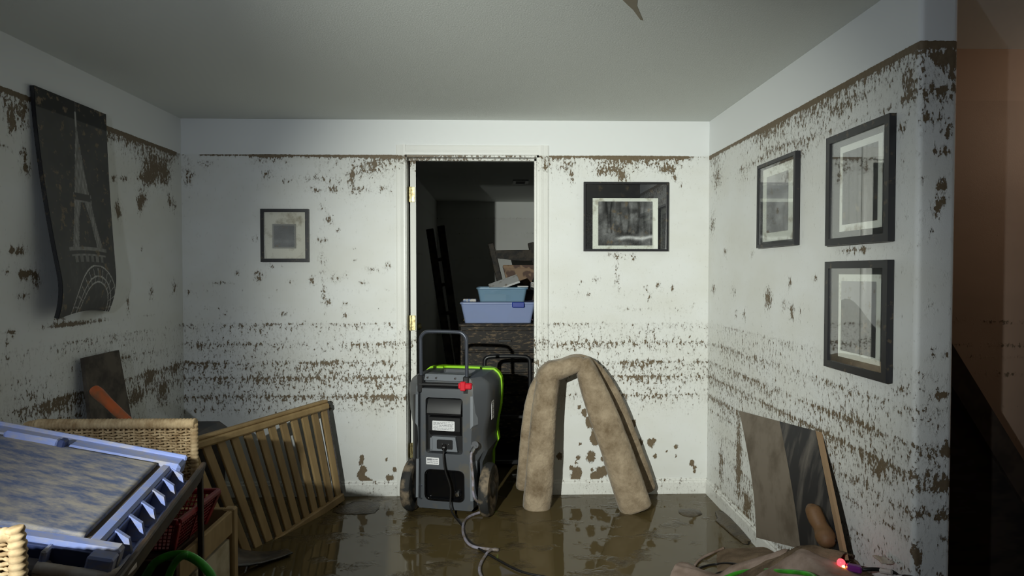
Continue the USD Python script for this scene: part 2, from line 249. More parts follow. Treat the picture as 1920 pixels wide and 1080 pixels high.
def mud_right(p):
    x, y, z = p.T; end = (p[:, 1] < YE + .02) | (x > XR + .05); u = np.where(end, YE - (x - XR), y); d = -.175 + .16 * (fb(u, z, s=2.4, seed=11) - .5) + .03 * np.clip((1.07 - z) / .1, 0, 1)
    py_ = lambda v: on_x(v, 511, XR)[1]
    st = np.interp(u, [YE - WT, YE, py_(1690), py_(1600), py_(1545), py_(1400), py_(1345), YB], [.20, .22, .17, .24, .34, .36, .30, .26])
    d += top_zone(u, z, st, np.interp(u, [YE, py_(1600), py_(1500), YB], [.08, .09, .10, .07]), 15); d += line(z, .42)
    t = ZF - .145 + .012 * np.sin(u * 5) - z
    d += np.where(t > 0, np.exp(-np.abs(t) / .03), np.exp(-np.abs(t) / .008)) * np.interp(u, [YE, 2.3, 2.8, 3.4], [.16, .08, .14, .05])
    d += bands(u, z, BANDS[2:], 60, .92) + bands(u, z, LOWB, 75, np.interp(u, [YE, 3.0, 3.5, YB], [.8, .9, .7, .4]))
    for px, py, rx, ry, a in ((1345, 330, 10, 40, .16), (1336, 420, 6, 26, .2), (1338, 540, 5, 14, .2), (1360, 470, 4, 10, .18), (1392, 330, 18, 30, .1), (1375, 545, 6, 14, .18), (1440, 560, 9, 24, .3), (1470, 570, 8, 16, .2), (1485, 585, 6, 18, .26), (1480, 530, 5, 12, .26), (1410, 475, 6, 10, .16), (1500, 290, 14, 18, .12),
        (1395, 590, 4, 14, .2), (1380, 590, 3, 12, .18), (1500, 590, 4, 14, .18), (1530, 520, 5, 10, .2), (1590, 470, 24, 8, .2), (1620, 468, 14, 8, .2), (1690, 240, 10, 14, .18), (1705, 160, 12, 30, .2), (1690, 300, 6, 18, .14), (1585, 200, 40, 14, .12), (1385, 860, 5, 70, .24), (1352, 870, 4, 40, .18), (1400, 950, 6, 30, .2), (1650, 880, 16, 22, .12), (1690, 730, 14, 10, .14), (1600, 780, 40, 16, .08)):
        c = on_x(px, py, XR); s = c[1] / F; d = np.where(end, d, d + 0) ; d = blob(d, u, z, c[1], c[2], rx * s * c[1] / XR * 1.0, ry * s, a)
    for px, py, rx, ry, a in ((1772, 110, 18, 14, .16), (1788, 130, 8, 30, .2), (1737, 215, 10, 14, .2), (1760, 225, 14, 8, .2), (1776, 245, 14, 16, .18), (1760, 285, 10, 10, .2), (1775, 280, 6, 8, .2), (1770, 345, 8, 18, .24), (1757, 350, 6, 14, .2), (1762, 380, 14, 12, .24), (1755, 400, 10, 14, .22), (1750, 435, 8, 10, .2), (1732, 340, 5, 12, .2), (1752, 665, 8, 12, .26), (1775, 668, 8, 10, .26), (1765, 742, 16, 10, .26), (1776, 848, 14, 5, .28), (1770, 910, 16, 8, .28), (1768, 970, 14, 6, .22), (1720, 1045, 8, 20, .3), (1770, 1010, 10, 8, .15)):
        c = on_y(px, py, YE); d = blob(d, u, z, YE - (c[0] - XR), c[2], rx / F * YE, ry / F * YE, a)
    return d
def mud_left(p):
    y, z = p[:, 1], p[:, 2]; d = -.19 + .14 * (fb(y, z, s=2.4, seed=21) - .5) + .035 * np.clip((1.1 - z) / .1, 0, 1); yy = lambda v: on_x(v, 511, XL)[1]
    st = np.interp(y, [1.0, yy(0), yy(60), yy(70), yy(190), yy(200), yy(250), yy(330), YB], [.18, .24, .18, .1, .1, .26, .32, .32, .1]); d += top_zone(y, z, st, .07, 25); d += line(z, np.interp(y, [3.5, yy(328), yy(334)], [.42, .42, 0]))
    d += bands(y, z, BANDS[2:] + LOWB[:2], 90, .7)
    for px, py, rx, ry, a in ((20, 215, 14, 30, .2), (45, 210, 10, 40, .22), (8, 275, 12, 8, .24), (46, 285, 10, 12, .24), (48, 315, 10, 18, .26), (22, 235, 8, 16, .16), (290, 310, 24, 26, .2), (280, 335, 16, 20, .22), (268, 372, 10, 18, .24), (262, 388, 6, 16, .24), (222, 395, 8, 18, .32), (214, 335, 5, 12, .24), (310, 330, 10, 24, .2), (325, 385, 6, 16, .24), (316, 375, 4, 12, .2), (232, 335, 12, 5, .2), (265, 332, 8, 5, .2), (35, 470, 18, 10, .24), (55, 512, 20, 7, .24), (42, 520, 10, 14, .2), (68, 530, 8, 14, .24), (10, 510, 8, 5, .24), (45, 555, 14, 9, .2), (112, 597, 12, 6, .2), (20, 470, 4, 8, .2),
        (240, 570, 3, 24, .24), (283, 550, 5, 16, .26), (327, 540, 6, 16, .24), (266, 467, 3, 8, .24), (20, 622, 14, 5, .26), (12, 640, 10, 12, .16), (165, 603, 55, 4, .22), (120, 609, 40, 4, .28), (280, 590, 20, 3, .18), (305, 735, 12, 24, .2), (280, 710, 10, 20, .2), (330, 690, 14, 14, .14), (255, 745, 16, 16, .18), (100, 762, 50, 16, .12), (60, 740, 30, 14, .1)):
        c = on_x(px, py, XL); s = c[1] / F; d = blob(d, y, z, c[1], c[2], rx * s * c[1] / abs(XL), ry * s, a)
    return d
def mud_small(fn, mesh, size=.03):
    v, f = trimesh.remesh.subdivide_to_size(mesh.vertices, mesh.faces, size, max_iter=12)
    return trimesh.Trimesh(v, f, process=False), dict(mud=fn(v))
# ------------------------------------------------------------------ structure
HX, HY = 2.9, 2.56              # the hallway on the right
FX0, FX1, FY = -0.76, 2.2, 8.2   # the room behind the door
DX0, DX1, DZ = on_y(762, 600, YB)[0], on_y(1010, 600, YB)[0], on_y(880, 291, YB)[2]
struct('floor', cbox((-2.6, -2.2, -.12), (3.2, 8.4, 0), .0), FLOOR, 'brown muddy water standing on the floor')
cm = cbox((-2.6, -2.2, ZC), (3.2, 8.4, ZC + .1), .0)
cp = struct('ceiling', cm, CEIL, 'pale grey painted ceiling')
sm = Polygon([tuple(on_z(x, y, ZC)[:2]) for x, y in ((1160, -8), (1196, -8), (1194, 10), (1206, 38), (1201, 37), (1187, 18), (1176, 8))]); struct('shade_patch', mv(trimesh.creation.extrude_polygon(sm, .001, engine='earcut'), 0, 0, ZC - .0012), mat('ceiling_shade', C(150, 142, 126), .9, .1), 'tan patch of painted shade on the ceiling', parent=cp, kind=None)  # blurry shade on the ceiling, painted as a flat tan patch
def wall_panel(x0, x1, z0, z1, Y):
    nu, nv = max(2, int((x1 - x0) / .011)), max(2, int((z1 - z0) / .011)); return grid(nu, nv, lambda u, v: np.stack([x0 + (x1 - x0) * u, np.full_like(u, Y), z0 + (z1 - z0) * v], 1))
pieces = [wall_panel(XL, DX0, 0, ZC, YB), wall_panel(DX1, XR, 0, ZC, YB), wall_panel(DX0, DX1, DZ, ZC, YB)]
g = cat(pieces); back = cat([cbox((XL - .1, YB + .001, 0), (DX0, YB + WT, ZC), 0), cbox((DX1, YB + .001, 0), (XR + WT, YB + WT, ZC), 0), cbox((DX0, YB + .001, DZ), (DX1, YB + WT, ZC), 0)])
struct('wall_back', cat([g, back]), WALL, 'white back wall with a doorway, spattered with mud below the flood line', prim=dict(mud=np.r_[mud_back(g.vertices), np.full(len(back.vertices), -.4)]))
g = grid(345, 205, lambda u, v: np.stack([np.full_like(u, XL), YB - (YB + 0.2) * u, ZC * v], 1)); g.invert()
b = cbox((XL - .1, -2.2, 0), (XL - .001, YB, ZC), 0)
struct('wall_left', cat([g, b]), WALL, 'white left wall with muddy flakes under the flood line', prim=dict(mud=np.r_[mud_left(g.vertices), np.full(len(b.vertices), -.4)]))
# right wall with rounded corner bead at its near end
r = .016; arc = [(XR + r - r * math.cos(a), YE + r - r * math.sin(a)) for a in np.linspace(0, math.pi / 2, 7)]
ol = [(XR, y) for y in np.linspace(YB, YE + r, 175)[:-1]] + arc + [(x, YE) for x in np.linspace(XR + r, XR + WT - .006, 12)[1:]] + [(XR + WT, YE + .006)] + [(XR + WT, y) for y in np.linspace(YE + .02, YB, 12)]
ol = np.array(ol); n = len(ol)
g = grid(n, 205, lambda u, v: np.stack([np.interp(u, np.linspace(0, 1, n), ol[:, 0]), np.interp(u, np.linspace(0, 1, n), ol[:, 1]), ZC * v], 1)); g.invert()
struct('wall_right', g, WALL, 'white right wall ending in a rounded corner, banded with mud', smooth=True, prim=dict(mud=mud_right(g.vertices)))
# baseboards and door casing
def base_profile(z=.09): return [(0, 0), (.013, 0), (.013, z - .022), (.009, z - .014), (.009, z - .008), (.005, z), (0, z)]
def base_run(p, q, nrm):
    p, q, nrm = np.array(p, float), np.array(q, float), np.array(nrm, float); rings = [np.array([a + nrm * o + np.array([0, 0, z]) for o, z in base_profile()]) for a in (p, q)]
    m = loft(rings); m.fix_normals(); return m
CW = .058                        # casing width
def mud_base(p): return np.where(p[:, 2] > .07, -.10, -.13) + .2 * (fb(p[:, 0] + p[:, 1], p[:, 2], s=6, seed=77) - .5)
for nm, p, q, nr, lb in (('baseboard_back', (XL, YB, 0), (DX0 - CW, YB, 0), (0, -1, 0), 'white baseboard left of the doorway'), ('baseboard_back', (DX1 + CW, YB, 0), (XR, YB, 0), (0, -1, 0), 'white baseboard right of the doorway'),
                         ('baseboard_right', (XR, YB, 0), (XR, YE + .01, 0), (-1, 0, 0), 'muddy baseboard along the right wall'), ('baseboard_left', (XL, YB, 0), (XL, .2, 0), (1, 0, 0), 'baseboard along the left wall')):
    m, pv = mud_small(mud_base, base_run(p, q, nr), .03); struct(nm, m, TRIM, lb, prim=pv)
def casing():
    o = [(0, 0), (.016, 0), (.016, .012), (.012, .03), (.010, .05), (.007, .058), (0, .058)]; ms = []
    def leg(x, s, z1):
        return hullset([(x + s * w, YB - t) for t, w in o], 0, z1)
    def hullset(P, z0, z1):
        a = np.array([(x, y, z0) for x, y in P]); b_ = np.array([(x, y, z1) for x, y in P]); m = loft([a, b_]); m.fix_normals(); return m
    ms += [leg(DX0, -1, DZ + .058), leg(DX1, 1, DZ + .058)]
    a = np.array([(DX0, YB - t, DZ + w) for t, w in o]); b_ = np.array([(DX1, YB - t, DZ + w) for t, w in o]); m = loft([a, b_]); m.fix_normals(); ms.append(m)
    ms += [cbox((DX0, YB, 0), (DX0 + .004, YB + WT, DZ), .0), cbox((DX1 - .012, YB, 0), (DX1, YB + WT, DZ), .0), cbox((DX0, YB, DZ - .012), (DX1, YB + WT, DZ), .0), cbox((DX1 - .024, YB + .05, 0), (DX1 - .012, YB + .085, DZ), 0), cbox((DX0, YB + .05, DZ - .024), (DX1, YB + .085, DZ - .012), 0)]
    return cat(ms)
m, pv = mud_small(lambda p: mud_back(p, 0) + np.where((p[:, 2] < ZF) & (p[:, 0] > 0), .01, -.02), casing(), .035)
struct('trim_1', m, TRIM, 'white door casing and jamb around the doorway', prim=pv)
# open door leaf
dl = thing('door_1', 'white door swung open into the dark back room, seen by its hinge edge', 'door', (DX0 + .03, YB + WT, 0))
stage.GetPrimAtPath(dl).SetCustomDataByKey('kind', 'structure')
dx0, dx1, dy0, dy1 = DX0 + .016, DX0 + .051, YB + .07, YB + .83
m, pv = mud_small(lambda p: mud_back(p, 0), cat([cbox((dx0, dy0, .012), (dx1, dy1, DZ - .016), .002)] + [cbox((dx1 - .001, dy0 + .1 + .34 * j, a), (dx1 + .006, dy0 + .36 + .34 * j, b_), .004) for j in (0, 1) for a, b_ in ((.2, .75), (.9, 1.45), (1.6, 1.85))]), .04)
m = rot(m, 10, at=(dx0, dy0, 0)); part(dl, 'leaf', m, TRIM, prim=pv)
BRASS = mat('dull_brass', C(190, 180, 130), .35, .5, metal=.6, col2=C(120, 104, 70), scale=60)
for py in (362, 607, 850):
    zz = on_y(770, py, YB)[2]
    part(dl, 'hinge', [cbox((DX0 + .005, dy0 - .006, zz - .045), (DX0 + .045, dy0 + .001, zz + .045), .001), mv(trimesh.creation.cylinder(.006, .092, sections=10), DX0 + .018, dy0 - .008, zz)], BRASS, 'brass hinge')
part(dl, 'door_knob', [trimesh.creation.icosphere(2, .026).apply_translation((dx1 + .05, dy1 - .07, .95)), rot(trimesh.creation.cylinder(.011, .06, sections=10), 90, (0, 1, 0)).apply_translation((dx1 + .02, dy1 - .07, .95))], BRASS) if False else part(dl, 'door_knob', rot(cat([trimesh.creation.icosphere(2, .026).apply_translation((dx1 + .05, dy1 - .07, .95)), rot(trimesh.creation.cylinder(.011, .06, sections=10), 90, (0, 1, 0)).apply_translation((dx1 + .02, dy1 - .07, .95))]), 10, at=(dx0, dy0, 0)), BRASS)
# back room
def bands_far(p):
    u = p[:, 0] + p[:, 1]; z = p[:, 2]; d = np.full(len(p), -.22)
    for z0 in (2.03, 1.83, 1.52, 1.2, 1.0, .8, .6): d += .22 * np.exp(-np.abs(z - z0) / .02) * np.clip(fb(u, s=1.5, seed=int(z0 * 10)) * 2 - .4, 0, 1)
    return d
def far(name, lo, hi, lb, m=FARW):
    mm, pv = mud_small(bands_far, cbox(lo, hi, 0), .06); struct(name, mm, m, lb, prim=pv)
far('wall_far', (FX0 - .1, FY, 0), (FX1 + .1, FY + .1, ZC), 'far wall of the back room, one strip lit by the lamp')
far('wall_far_left', (FX0 - .1, YB + WT, 0), (FX0, FY, ZC), 'left wall of the dark back room')
far('wall_far_right', (FX1, YB + WT, 0), (FX1 + .1, FY, ZC), 'right wall of the dark back room')
# hallway behind the right wall
def mud_hall(p):
    u, z = p[:, 0], p[:, 2]; d = np.full(len(p), -.24) + .1 * (fb(u, z, s=3, seed=8) - .5)
    for z0, a in ((1.145, .42), (1.05, .32), (1.0, .26), (.93, .24), (.80, .2), (.66, .3)): d += a * np.exp(-((z - z0 + .03 * (u - 1.7)) / .014) ** 2) * np.clip(fb(u, s=4, seed=int(z0 * 100)) * 2.4 - .5, 0, 1)
    return d
g = grid(150, 200, lambda u, v: np.stack([XR + WT + (HX - XR - WT) * u, np.full_like(u, HY), ZC * v], 1))
b = cbox((XR + WT, HY + .001, 0), (HX, HY + .08, ZC), 0)
struct('wall_hall', cat([g, b]), HALL, 'tan hallway wall behind the end of the right wall', prim=dict(mud=np.r_[mud_hall(g.vertices), np.full(len(b.vertices), -.4)]))
struct('wall_hall_right', cbox((HX, -2.2, 0), (HX + .1, HY + .1, ZC), 0), HALL, 'right side wall of the hallway')
struct('wall_front', cbox((XL - .1, -2.2, 0), (HX, -2.1, ZC), 0), WALL, 'wall behind the viewer')
DARKWOOD = mat('dark_stair_wood', C(54, 46, 40), .7, .3, col2=C(34, 30, 27), scale=9, stretch=(1, 1, 3))
st = thing('staircase', 'dark boarded side of a staircase sloping down to the right in the hallway', 'stairs', (2.2, 2.45, 0)); stage.GetPrimAtPath(st).SetCustomDataByKey('kind', 'structure')
a, b_ = on_y(1790, 652, 2.40), on_y(1960, 930, 2.40); k = (b_[2] - a[2]) / (b_[0] - a[0]); x0, x1 = XR + WT + .01, 2.46
zt = lambda x: a[2] + k * (x - a[0])
part(st, 'side_panel', plate(Polygon([(x0, 0.002), (x1, .002), (x1, zt(x1) - .1), (x0, zt(x0) - .1)]), 2.42, 2.53), DARKWOOD)
part(st, 'stringer', plate(Polygon([(x0, zt(x0) - .16), (x1, zt(x1) - .16), (x1, zt(x1)), (x0, zt(x0))]), 2.40, 2.54), mat('stringer_wood', C(66, 56, 48), .6, .3, col2=C(48, 41, 36), scale=12))
# ------------------------------------------------------------------ dehumidifier in the doorway
GREY = mat('grey_plastic', C(76, 79, 84), .42, .45, col2=C(92, 87, 78), scale=9, lo=.56, hi=.72)
GREYL = mat('light_grey_plastic', C(112, 116, 122), .4, .45)
BLK = mat('black_plastic', C(26, 26, 28), .38, .5); BLKG = mat('black_gloss_plastic', C(12, 12, 14), .12, .6)
LIME = mat('lime_plastic', C(150, 215, 20), .4, .45); REDP = mat('red_plastic', C(200, 26, 44), .4, .4)
STICK = mat('white_sticker', C(214, 214, 216), .5, .3); INK = mat('sticker_print', C(120, 120, 126), .6, .2); ORANGE = mat('orange_sticker_band', C(200, 90, 40), .5, .3)
CHROME = mat('dull_chrome', C(190, 190, 195), .2, .5, metal=1.0); STEEL = mat('grey_painted_steel', C(70, 74, 84), .35, .5, metal=.4)
TYRE = mat('muddy_tyre', C(42, 42, 42), .7, .3, col2=C(126, 112, 94), scale=11, lo=.46, hi=.62)
RZ = -13.0
dh = thing('dehumidifier', 'grey and lime wheeled dehumidifier with a raised tube handle standing in the doorway', 'dehumidifier', (-.250, 3.68, 0), RZ)
def ring(z, wb, ws, yb, yc, yf, r=.0):
    """rear face half width wb at depth yb, flank half width ws from depth yc on, front at yf"""
    P = [(-wb, yb), (wb, yb), (ws - .02, yc - .02), (ws, yc + .01), (ws, yf), (-ws, yf), (-ws, yc + .01), (-ws + .02, yc - .02)]
    return np.array([(x, y, z) for x, y in P])
prof = [(.022, .150, .172), (.036, .162, .186), (.27, .165, .190), (.34, .160, .222), (.40, .152, .212), (.46, .155, .218), (.55, .165, .236), (.66, .166, .243), (.705, .162, .238), (.732, .155, .222), (.748, .148, .203), (.755, .14, .193)]
def shell(y0, y1, g=0):
    rings = []
    for z, wb, ws in prof:
        back_y = -.17 + (0 if z < .70 else (z - .70) * .35) + (.012 if z < .06 else 0)
        rings.append(ring(z, wb + g, ws + g, back_y if y0 is None else y0, -.075, y1))
    m = loft(rings); m.fix_normals(); return m
body = shell(None, .20)
bm = lambda t: trimesh.boolean.difference(t, engine='manifold')
cut = [plate(rrect(-.108, .335, .105, .645, .018), -.20, -.115), plate(rrect(-.112, .075, .112, .245, .03), -.20, -.145), cbox((-.145, -.2, .695), (.125, -.115, .755), .004), cbox((-.150, -.2, .07), (-.132, -.135, .68), .004), cbox((-.10, -.02, .728), (.10, .15, .9), .01)]
body = bm([body] + cut)
part(dh, 'rear_shell', body, GREY, smooth=25, local=True)
fr = [];
for z, wb, ws in prof: fr.append(np.array([(x, y, z + (.008 if z > .7 else 0)) for x, y in [(-ws - .006, .185), (ws + .006, .185), (ws + .006, .225), (ws - .05, .27), (-ws + .05, .27), (-ws - .006, .225)]]))
m = loft(fr); m.fix_normals(); m = bm([m, cbox((-.12, .1, .715), (.12, .22, .9), .01)])
part(dh, 'front_shell', m, LIME, 'lime green front shell', smooth=25, local=True)
part(dh, 'top_ridge', [hull([(-.135, -.142, .735), (.128, -.142, .735), (-.128, -.11, .765), (.12, -.11, .765), (-.128, -.04, .762), (.12, -.04, .762), (-.135, -.05, .72), (.128, -.05, .72)])], GREYL, local=True)
part(dh, 'flank_rib', [hull([(s * (.158), -.172, zz) for zz in (.08, .66)] + [(s * .172, -.172, zz) for zz in (.08, .66)] + [(s * .19, -.150, zz) for zz in (.09, .65)] + [(s * .15, -.15, zz) for zz in (.09, .65)]) for s in (-1,)], BLK, local=True)
fl = [hull([(x * s, y, zz) for x, y, zz in ((.150, -.176, .085), (.164, -.176, .085), (.146, -.176, .30), (.160, -.178, .30), (.15, -.14, .085), (.18, -.14, .09), (.15, -.14, .3), (.18, -.14, .3))]) for s in (-1, 1)] + [hull([(x * s, y, zz) for x, y, zz in ((.150, -.178, .48), (.166, -.176, .50), (.15, -.176, .66), (.164, -.174, .66), (.15, -.14, .48), (.185, -.14, .5), (.15, -.14, .66), (.18, -.14, .66))]) for s in (-1, 1)]
[part(dh, 'edge_moulding', q, GREYL, local=True) for q in fl]
for s in (-1, 1):
    w = trimesh.creation.revolve([(0, -.025), (.06, -.025), (.085, -.018), (.105, -.03), (.135, -.026), (.145, -.012), (.145, .012), (.135, .026), (.105, .03), (.085, .018), (.06, .025), (0, .025)], sections=36); w = rot(w, 90, (0, 1, 0)).apply_translation((.02 + s * .220, -.125, .140))
    wp = part(dh, 'wheel', w, TYRE, 'mud-caked black wheel', smooth=40, local=True)
    part(wp, 'hub_cap', rot(trimesh.creation.revolve([(0, -.034), (.03, -.034), (.05, -.022), (.05, .022), (.03, .034), (0, .034)], sections=20), 90, (0, 1, 0)).apply_translation((.02 + s * .222, -.125, .140)), BLK, smooth=40, local=True)
part(dh, 'axle', rot(trimesh.creation.cylinder(.012, .40, sections=12), 90, (0, 1, 0)).apply_translation((0, -.125, .14)), STEEL, local=True)
[part(dh, 'foot', cbox((x - .03, .16, 0), (x + .03, .22, .05), .006), BLK, local=True) for x in (-.14, .14)]
hp = smooth_path([(-.142, -.142, .70), (-.142, -.150, .937), (-.142, -.152, .977), (-.118, -.153, 1.004), (-.09, -.153, 1.009), (.07, -.153, 1.009), (.098, -.153, 1.004), (.122, -.152, .977), (.122, -.15, .937), (.122, -.142, .70)], 3)
part(dh, 'handle', tube(hp, .0105, 10), STEEL, 'grey tube handle pulled up', smooth=True, local=True)
part(dh, 'handle_bar', [rot(trimesh.creation.cylinder(.0125, .27, sections=14), 90, (0, 1, 0)).apply_translation((-.01, -.158, .715))] + [cbox((x - .016, -.17, .67), (x + .016, -.13, .765), .004) for x in (-.142, .122)], BLK, smooth=30, local=True)
part(dh, 'handle_clamp', [cbox((.082, -.184, .698), (.158, -.140, .732), .006), cbox((.095, -.19, .690), (.125, -.16, .740), .004)], REDP, 'red handle clamp', smooth=30, local=True)
for x, z in ((-.108, .749), (-.058, .748), (.052, .748)): part(dh, 'screw', rot(trimesh.creation.cylinder(.0055, .012, sections=10), 90, (1, 0, 0)).apply_translation((x, -.133, z)), CHROME, local=True)
part(dh, 'recess_panel', [plate(rrect(-.107, .336, .104, .644, .016), -.128, -.114), hull([(x, y, z) for x in (-.098, .096) for y, z in ((-.125, .545), (-.172, .548), (-.178, .56), (-.17, .60), (-.15, .635), (-.125, .64))]), hull([(x, y, z) for x in (-.09, .088) for y, z in ((-.125, .43), (-.15, .435), (-.166, .46), (-.166, .535), (-.125, .54))])], BLK, 'black recessed rear panel', smooth=25, local=True)
def sticker(x0, x1, z0, z1, y, rows, bold=None):
    p = part(dh, 'sticker', plate(rrect(x0, z0, x1, z1, .004), y - .0012, y), STICK, 'white printed sticker', local=True)
    rs = np.random.default_rng(int(z0 * 1000)); ms = []
    for k in range(rows):
        zz = z1 - (k + 1) * (z1 - z0) / (rows + 1); xa = x0 + .006
        while xa < x1 - .012:
            w = rs.uniform(.006, .02); ms.append(cbox((xa, y - .0018, zz - .0012), (min(xa + w, x1 - .006), y - .001, zz + .0012), 0)); xa += w + .003
    if bold: ms.append(cbox((x0 + .006, y - .002, z1 - .014), (x0 + .034, y - .001, z1 - .007), 0))
    part(p, 'print', ms, INK, local=True)
sticker(-.070, .058, .462, .516, -.166, 6)
sticker(-.105, -.030, .272, .312, -.1715, 3, True)
part(dh, 'socket_plate', [hull([(x, y, z) for x, z in ((-.088, .345), (.07, .345), (-.076, .425), (.058, .425)) for y in (-.155, -.12)]), cbox((-.088, -.160, .35), (-.072, -.13, .418), .004)], GREYL, 'grey socket plate', local=True)
sp = part(dh, 'power_inlet', plate(rrect(-.045, .36, .044, .41, .006), -.166, -.15), BLK, smooth=25, local=True)
for x in (-.015, .02): part(sp, 'terminal_screw', rot(trimesh.creation.cylinder(.005, .006, sections=10), 90, (1, 0, 0)).apply_translation((x, -.168, .384)), CHROME, local=True)
part(dh, 'tank_window', plate(rrect(-.110, .077, .110, .243, .028), -.152, -.144), BLKG, 'glossy black tank window', local=True)
rim = rrect(-.114, .073, .114, .247, .032).difference(rrect(-.106, .081, .106, .239, .026)); part(dh, 'window_rim', plate(rim, -.176, -.165), BLKG, smooth=25, local=True)
part(dh, 'tank_knob', [rot(trimesh.creation.revolve([(0, -.012), (.016, -.012), (.02, 0), (.012, .012), (0, .014)], sections=16), 90, (1, 0, 0)).apply_translation((.074, -.165, .115))], CHROME, smooth=40, local=True)
side = [hull([(.1915, -.127, z) for z in (.53, .645)] + [(.2105, -.105, z) for z in (.53, .645)] + [(.190, -.124, z) for z in (.53, .645)] + [(.208, -.102, z) for z in (.53, .645)])]
for nm, z0, z1, mm, lb in (('warning_label', .51, .615, STICK, 'white warning label with grey print'), ('warning_band', .617, .64, ORANGE, 'orange band above the label')):
    P = [(.2385 + o, y, z) for o in (0, .0015) for y in (-.055, .005) for z in (z0, z1)]
    part(dh, nm, hull([(x - .002 + .002, y, z) for x, y, z in P]), mm, lb, local=True)
part(dh, 'label_print', [cbox((.2395, -.05, .60 - k * .012), (.2408, -.0 - .012 * (k % 3), .604 - k * .012), 0) for k in range(7)], INK, local=True)
part(dh, 'hose_fitting', [mv(rot(trimesh.creation.cylinder(.022, .03, sections=14), 62, (1, 0, 0)), .172, -.155, .385), mv(rot(trimesh.creation.cylinder(.014, .04, sections=14), 62, (1, 0, 0)), .172, -.17, .377)], CHROME, 'metal hose fitting', smooth=40, local=True)
def dloc(x, y, z):
    a = math.radians(RZ); return np.array([-.250 + x * math.cos(a) - y * math.sin(a), 3.68 + x * math.sin(a) + y * math.cos(a), z])
# hoses and cords on the floor
HOSE = mat('grey_hose_rubber', C(140, 136, 150), .5, .4, col2=C(110, 98, 86), scale=25); CORD = mat('black_cord_rubber', C(24, 22, 22), .45, .4)
fz = lambda px, py, z=.007: on_z(px, py, z)
h1 = spline([dloc(.172, -.178, .376), dloc(.165, -.215, .33), dloc(.178, -.225, .22), dloc(.192, -.23, .12), fz(912, 955, .03), fz(885, 966), fz(868, 988), fz(872, 1010), fz(888, 1025), fz(920, 1030), fz(934, 1031), fz(925, 1030), fz(908, 1045), fz(899, 1066), fz(906, 1088), fz(930, 1130)], 120)
o = thing('drain_hose', 'pale grey drain hose curling from the dehumidifier side onto the wet floor', 'hose', h1[60]); part(o, 'hose', tube(h1, .0075, 8), HOSE, smooth=True)
part(o, 'coupling', tube([h1[0] + [0, .0, .006], h1[1], h1[3]], .012, 10), CHROME, 'metal coupling', smooth=40)
c1 = spline([dloc(.0, -.168, .378), dloc(.004, -.20, .34), dloc(.02, -.205, .24), dloc(.045, -.2, .15), dloc(.05, -.215, .05), fz(866, 985), fz(872, 1005), fz(890, 1023), fz(920, 1042), fz(950, 1059), fz(985, 1074), fz(1030, 1083), fz(1080, 1100)], 110)
o = thing('power_cord', 'black power cord plugged into the dehumidifier socket and trailing over the floor', 'cord', c1[60]); part(o, 'cord', tube(c1, .005, 7), CORD, smooth=True); part(o, 'plug', bar(c1[0] + [0, .006, .004], c1[3], .03, .022, (1, 0, 0), .005), CORD)
# ------------------------------------------------------------------ folded roll of carpet pad
PAD = mat('muddy_felt', C(160, 144, 122), .95, .05, col2=C(108, 92, 72), scale=7, lo=.38, hi=.68, bump=.006, bscale=55, sheen=.15, nrough=.7)
def flat_roll(P, wid, thk, seed, n=20):
    P = np.array(P, float); N = len(P); t = np.gradient(P, axis=0); t /= np.linalg.norm(t, axis=1)[:, None]; rings = []
    th = np.arange(n) / n * 2 * math.pi; s = np.r_[0, np.cumsum(np.linalg.norm(np.diff(P, axis=0), axis=1))]
    for i in range(N):
        b = np.array([0, 1.0, 0.0]); b = b - t[i] * b.dot(t[i]); b /= np.linalg.norm(b); a = np.cross(b, t[i])
        e = min(i, N - 1 - i); cap = [.62, .86, .97][e] if e < 3 else 1.0
        ca, sa = np.cos(th), np.sin(th); rr = 1 + .10 * (fb(ca * .8, sa * .8, np.full(n, s[i] * 7), seed=seed) - .5) + .05 * np.sin(th * 3 + s[i] * 9)
        rings.append(P[i] + cap * rr[:, None] * (np.sign(ca)[:, None] * np.abs(ca)[:, None] ** .8 * wid[i] / 2 * a + np.sign(sa)[:, None] * np.abs(sa)[:, None] ** .8 * thk / 2 * b))
    m = loft(rings); m.fix_normals(); return m
def along(Q, k=36, sm=2):
    P = smooth_path(Q, sm); s = np.r_[0, np.cumsum(np.linalg.norm(np.diff(P, axis=0), axis=1))]; u = np.linspace(0, s[-1], k); u[1], u[2] = u[1] * .25, u[2] * .4; u[-2], u[-3] = s[-1] - u[1], s[-1] - u[2]
    return np.stack([np.interp(u, s, P[:, j]) for j in range(P.shape[1])], 1)
pk = thing('rolled_carpet_pad', 'muddy felt carpet pad rolled and folded into an arch right of the doorway', 'carpet roll', (.5, 3.6, 0))
q = [(*on_y(1006, 958, 3.60), .165), (*on_y(1013, 860, 3.62), .155), (*on_y(1022, 760, 3.64), .140), (*on_y(1030, 700, 3.66), .135)]
A = along(np.array(q), 34, 1); part(pk, 'front_leg', flat_roll(A[:, :3], A[:, 3], .13, 3), PAD, smooth=True)
q = [(*on_y(1020, 722, 3.655), .12), (*on_y(1030, 698, 3.655), .135), (*on_y(1056, 690, 3.66), .112), (*on_y(1083, 680, 3.66), .10), (*on_y(1096, 686, 3.66), .085)]
A = along(np.array(q), 22, 1); part(pk, 'crown', flat_roll(A[:, :3], A[:, 3], .125, 5), PAD, smooth=True)
q = [(*on_y(1092, 672, 3.66), .09), (*on_y(1104, 704, 3.65), .135), (*on_y(1128, 770, 3.62), .165), (*on_y(1160, 860, 3.58), .18), (*on_y(1196, 958, 3.53), .185)]
A = along(np.array(q), 40, 1); part(pk, 'front_leg', flat_roll(A[:, :3], A[:, 3], .135, 8), PAD, smooth=True)
